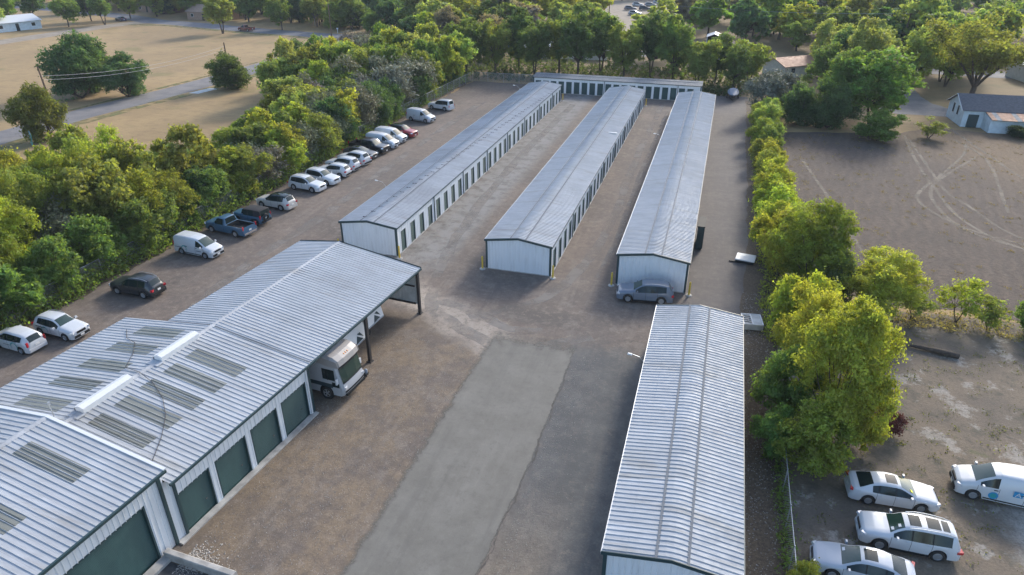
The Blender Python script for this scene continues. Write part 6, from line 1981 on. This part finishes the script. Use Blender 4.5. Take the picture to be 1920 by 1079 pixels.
# ------------------------------------------------------------------ utility poles and wires
def pole(label, x, y, h, arm=True, lean=0.0, mat='wood_pole'):
    t = thing('utility_pole', label, 'pole', (x, y, 0))
    mb = MB(); mb.tube([(0, 0, -.3), (lean * .5, 0, h * .5), (lean, 0, h)], [.16, .14, .11], 8); mb.build('post', mat, t, 40)
    if arm:
        mb = MB(); mb.box((lean, 0, h - .7), (2.2, .12, .14)); mb.build('cross_arm', mat, t)
        for q in (-1.0, 1.0):
            mb = MB(); mb.lathe([(.04, h - .62), (.07, h - .55), (.05, h - .45), (0, h - .43)], 8, 'z', (lean + q, 0, 0)); mb.build('insulator', 'white_plain', t)
    return t
pole('leaning wooden pole behind the yellow topped bushy tree', -101.2, 84.2, 9.0, False, -.7)
pole('wooden pole behind the rounded dark green tree', -95.2, 120.1, 8.0, False, -.1)
pole('slim wooden pole at the near end of the far left street', -107, 181, 10.5, False)
pole('pale wooden pole among street trees at the top left', -128, 207, 12.0, True, 0, 'beige')
pole('dark wooden pole among the right gardens', 40, 190, 11, True, .6)
pole('wooden pole at the left side of the far parking area', -41.5, 262, 12, True)
pole('wooden pole behind the far parking area', -26, 300, 12, True)
pole('wooden pole at the far right by the blue grey house', 104, 256, 12, True)
def wire(label, a, b, sag, n=10, r=.02):
    A, B = Vector(a), Vector(b)
    pts = [tuple(A.lerp(B, i / n) - Vector((0, 0, sag * 4 * (i / n) * (1 - i / n)))) for i in range(n + 1)]
    mb = MB(); mb.tube(pts, r, 4)
    tag(mb.build('overhead_wire', 'wire', None), label, 'wire', 'overhead wires')
wire('upper wire from the leaning pole toward the rounded dark tree', (-101.8, 84.2, 7.6), (-95.3, 120.1, 7.3), 1.2)
wire('lower wire from the leaning pole toward the rounded dark tree', (-101.8, 84.2, 7.0), (-95.3, 120.1, 6.7), 1.2)
wire('wire sagging from the dark pole to the far right pole', (40.6, 190, 10.5), (104, 256, 11.3), 2.0, 12, .03)
wire('second wire sagging from the dark pole to the far right pole', (41.6, 190, 10.3), (105, 256, 11.3), 2.2, 12, .03)
wire('wire leaving the far right pole out of frame', (104, 256, 11.3), (150, 236, 11), 1.5, 10, .03)
wire('wire over the shelter toward the dark pole', (-41, 215, 10.5), (40.4, 190, 10.4), 1.5, 12, .025)
# mailbox and hydrant-like white posts by the street
mb = MB(); mb.box((0, 0, .6), (.12, .12, 1.2)); mb.box((0, 0, 1.3), (.5, .3, .35))
tag(mb.build('mailbox', 'white_plain', None, loc=(-112.5, 194.0, 0)), 'white mailbox on a post beside the far left street', 'mailbox')

# ------------------------------------------------------------------ labels: where look-alikes share one, say which by its place
ORD = ['first', 'second', 'third', 'fourth', 'fifth', 'sixth', 'seventh', 'eighth', 'ninth', 'tenth', 'eleventh', 'twelfth', 'thirteenth', 'fourteenth', 'fifteenth', 'sixteenth', 'seventeenth', 'eighteenth', 'nineteenth', 'twentieth', 'twenty-first', 'twenty-second', 'twenty-third', 'twenty-fourth', 'twenty-fifth', 'twenty-sixth']
by = {}
for o in list(COL.objects):
    if o.parent is None and o.get('label') and o.name.split('.')[0].endswith(('tree', 'bush')):
        by.setdefault(o['label'], []).append(o)
for lab, obs in by.items():
    if len(obs) < 2:
        continue
    left_right = max(abs(a.location.x - b.location.x) for a in obs for b in obs) > 14
    obs.sort(key=lambda q: math.atan2(q.location.x, q.location.y) if left_right else q.location.length)
    if len(obs) <= 26:
        for i, q in enumerate(obs):
            q['label'] = ('%s from left, ' % ORD[i] if left_right else '%s nearest, ' % ORD[i]) + lab

# ------------------------------------------------------------------ thin evening haze
mb = MB(); mb.box((0, 750, 13.8), (3040, 2340, 30.4))
hz = NT('haze_air')
hz.t.nodes.remove(hz.b)
pv = hz.n('ShaderNodeVolumePrincipled')
pv.inputs['Color'].default_value = (0.80, 0.88, 0.97, 1)
pv.inputs['Density'].default_value = 0.00018
pv.inputs['Anisotropy'].default_value = 0.0
hz.t.links.new(pv.outputs[0], hz.out.inputs['Volume'])
M['haze_air'] = hz.m
hzo = struct(mb.build('haze', 'haze_air'), 'stuff')
tag(hzo, 'thin pale haze over the far trees', 'haze')
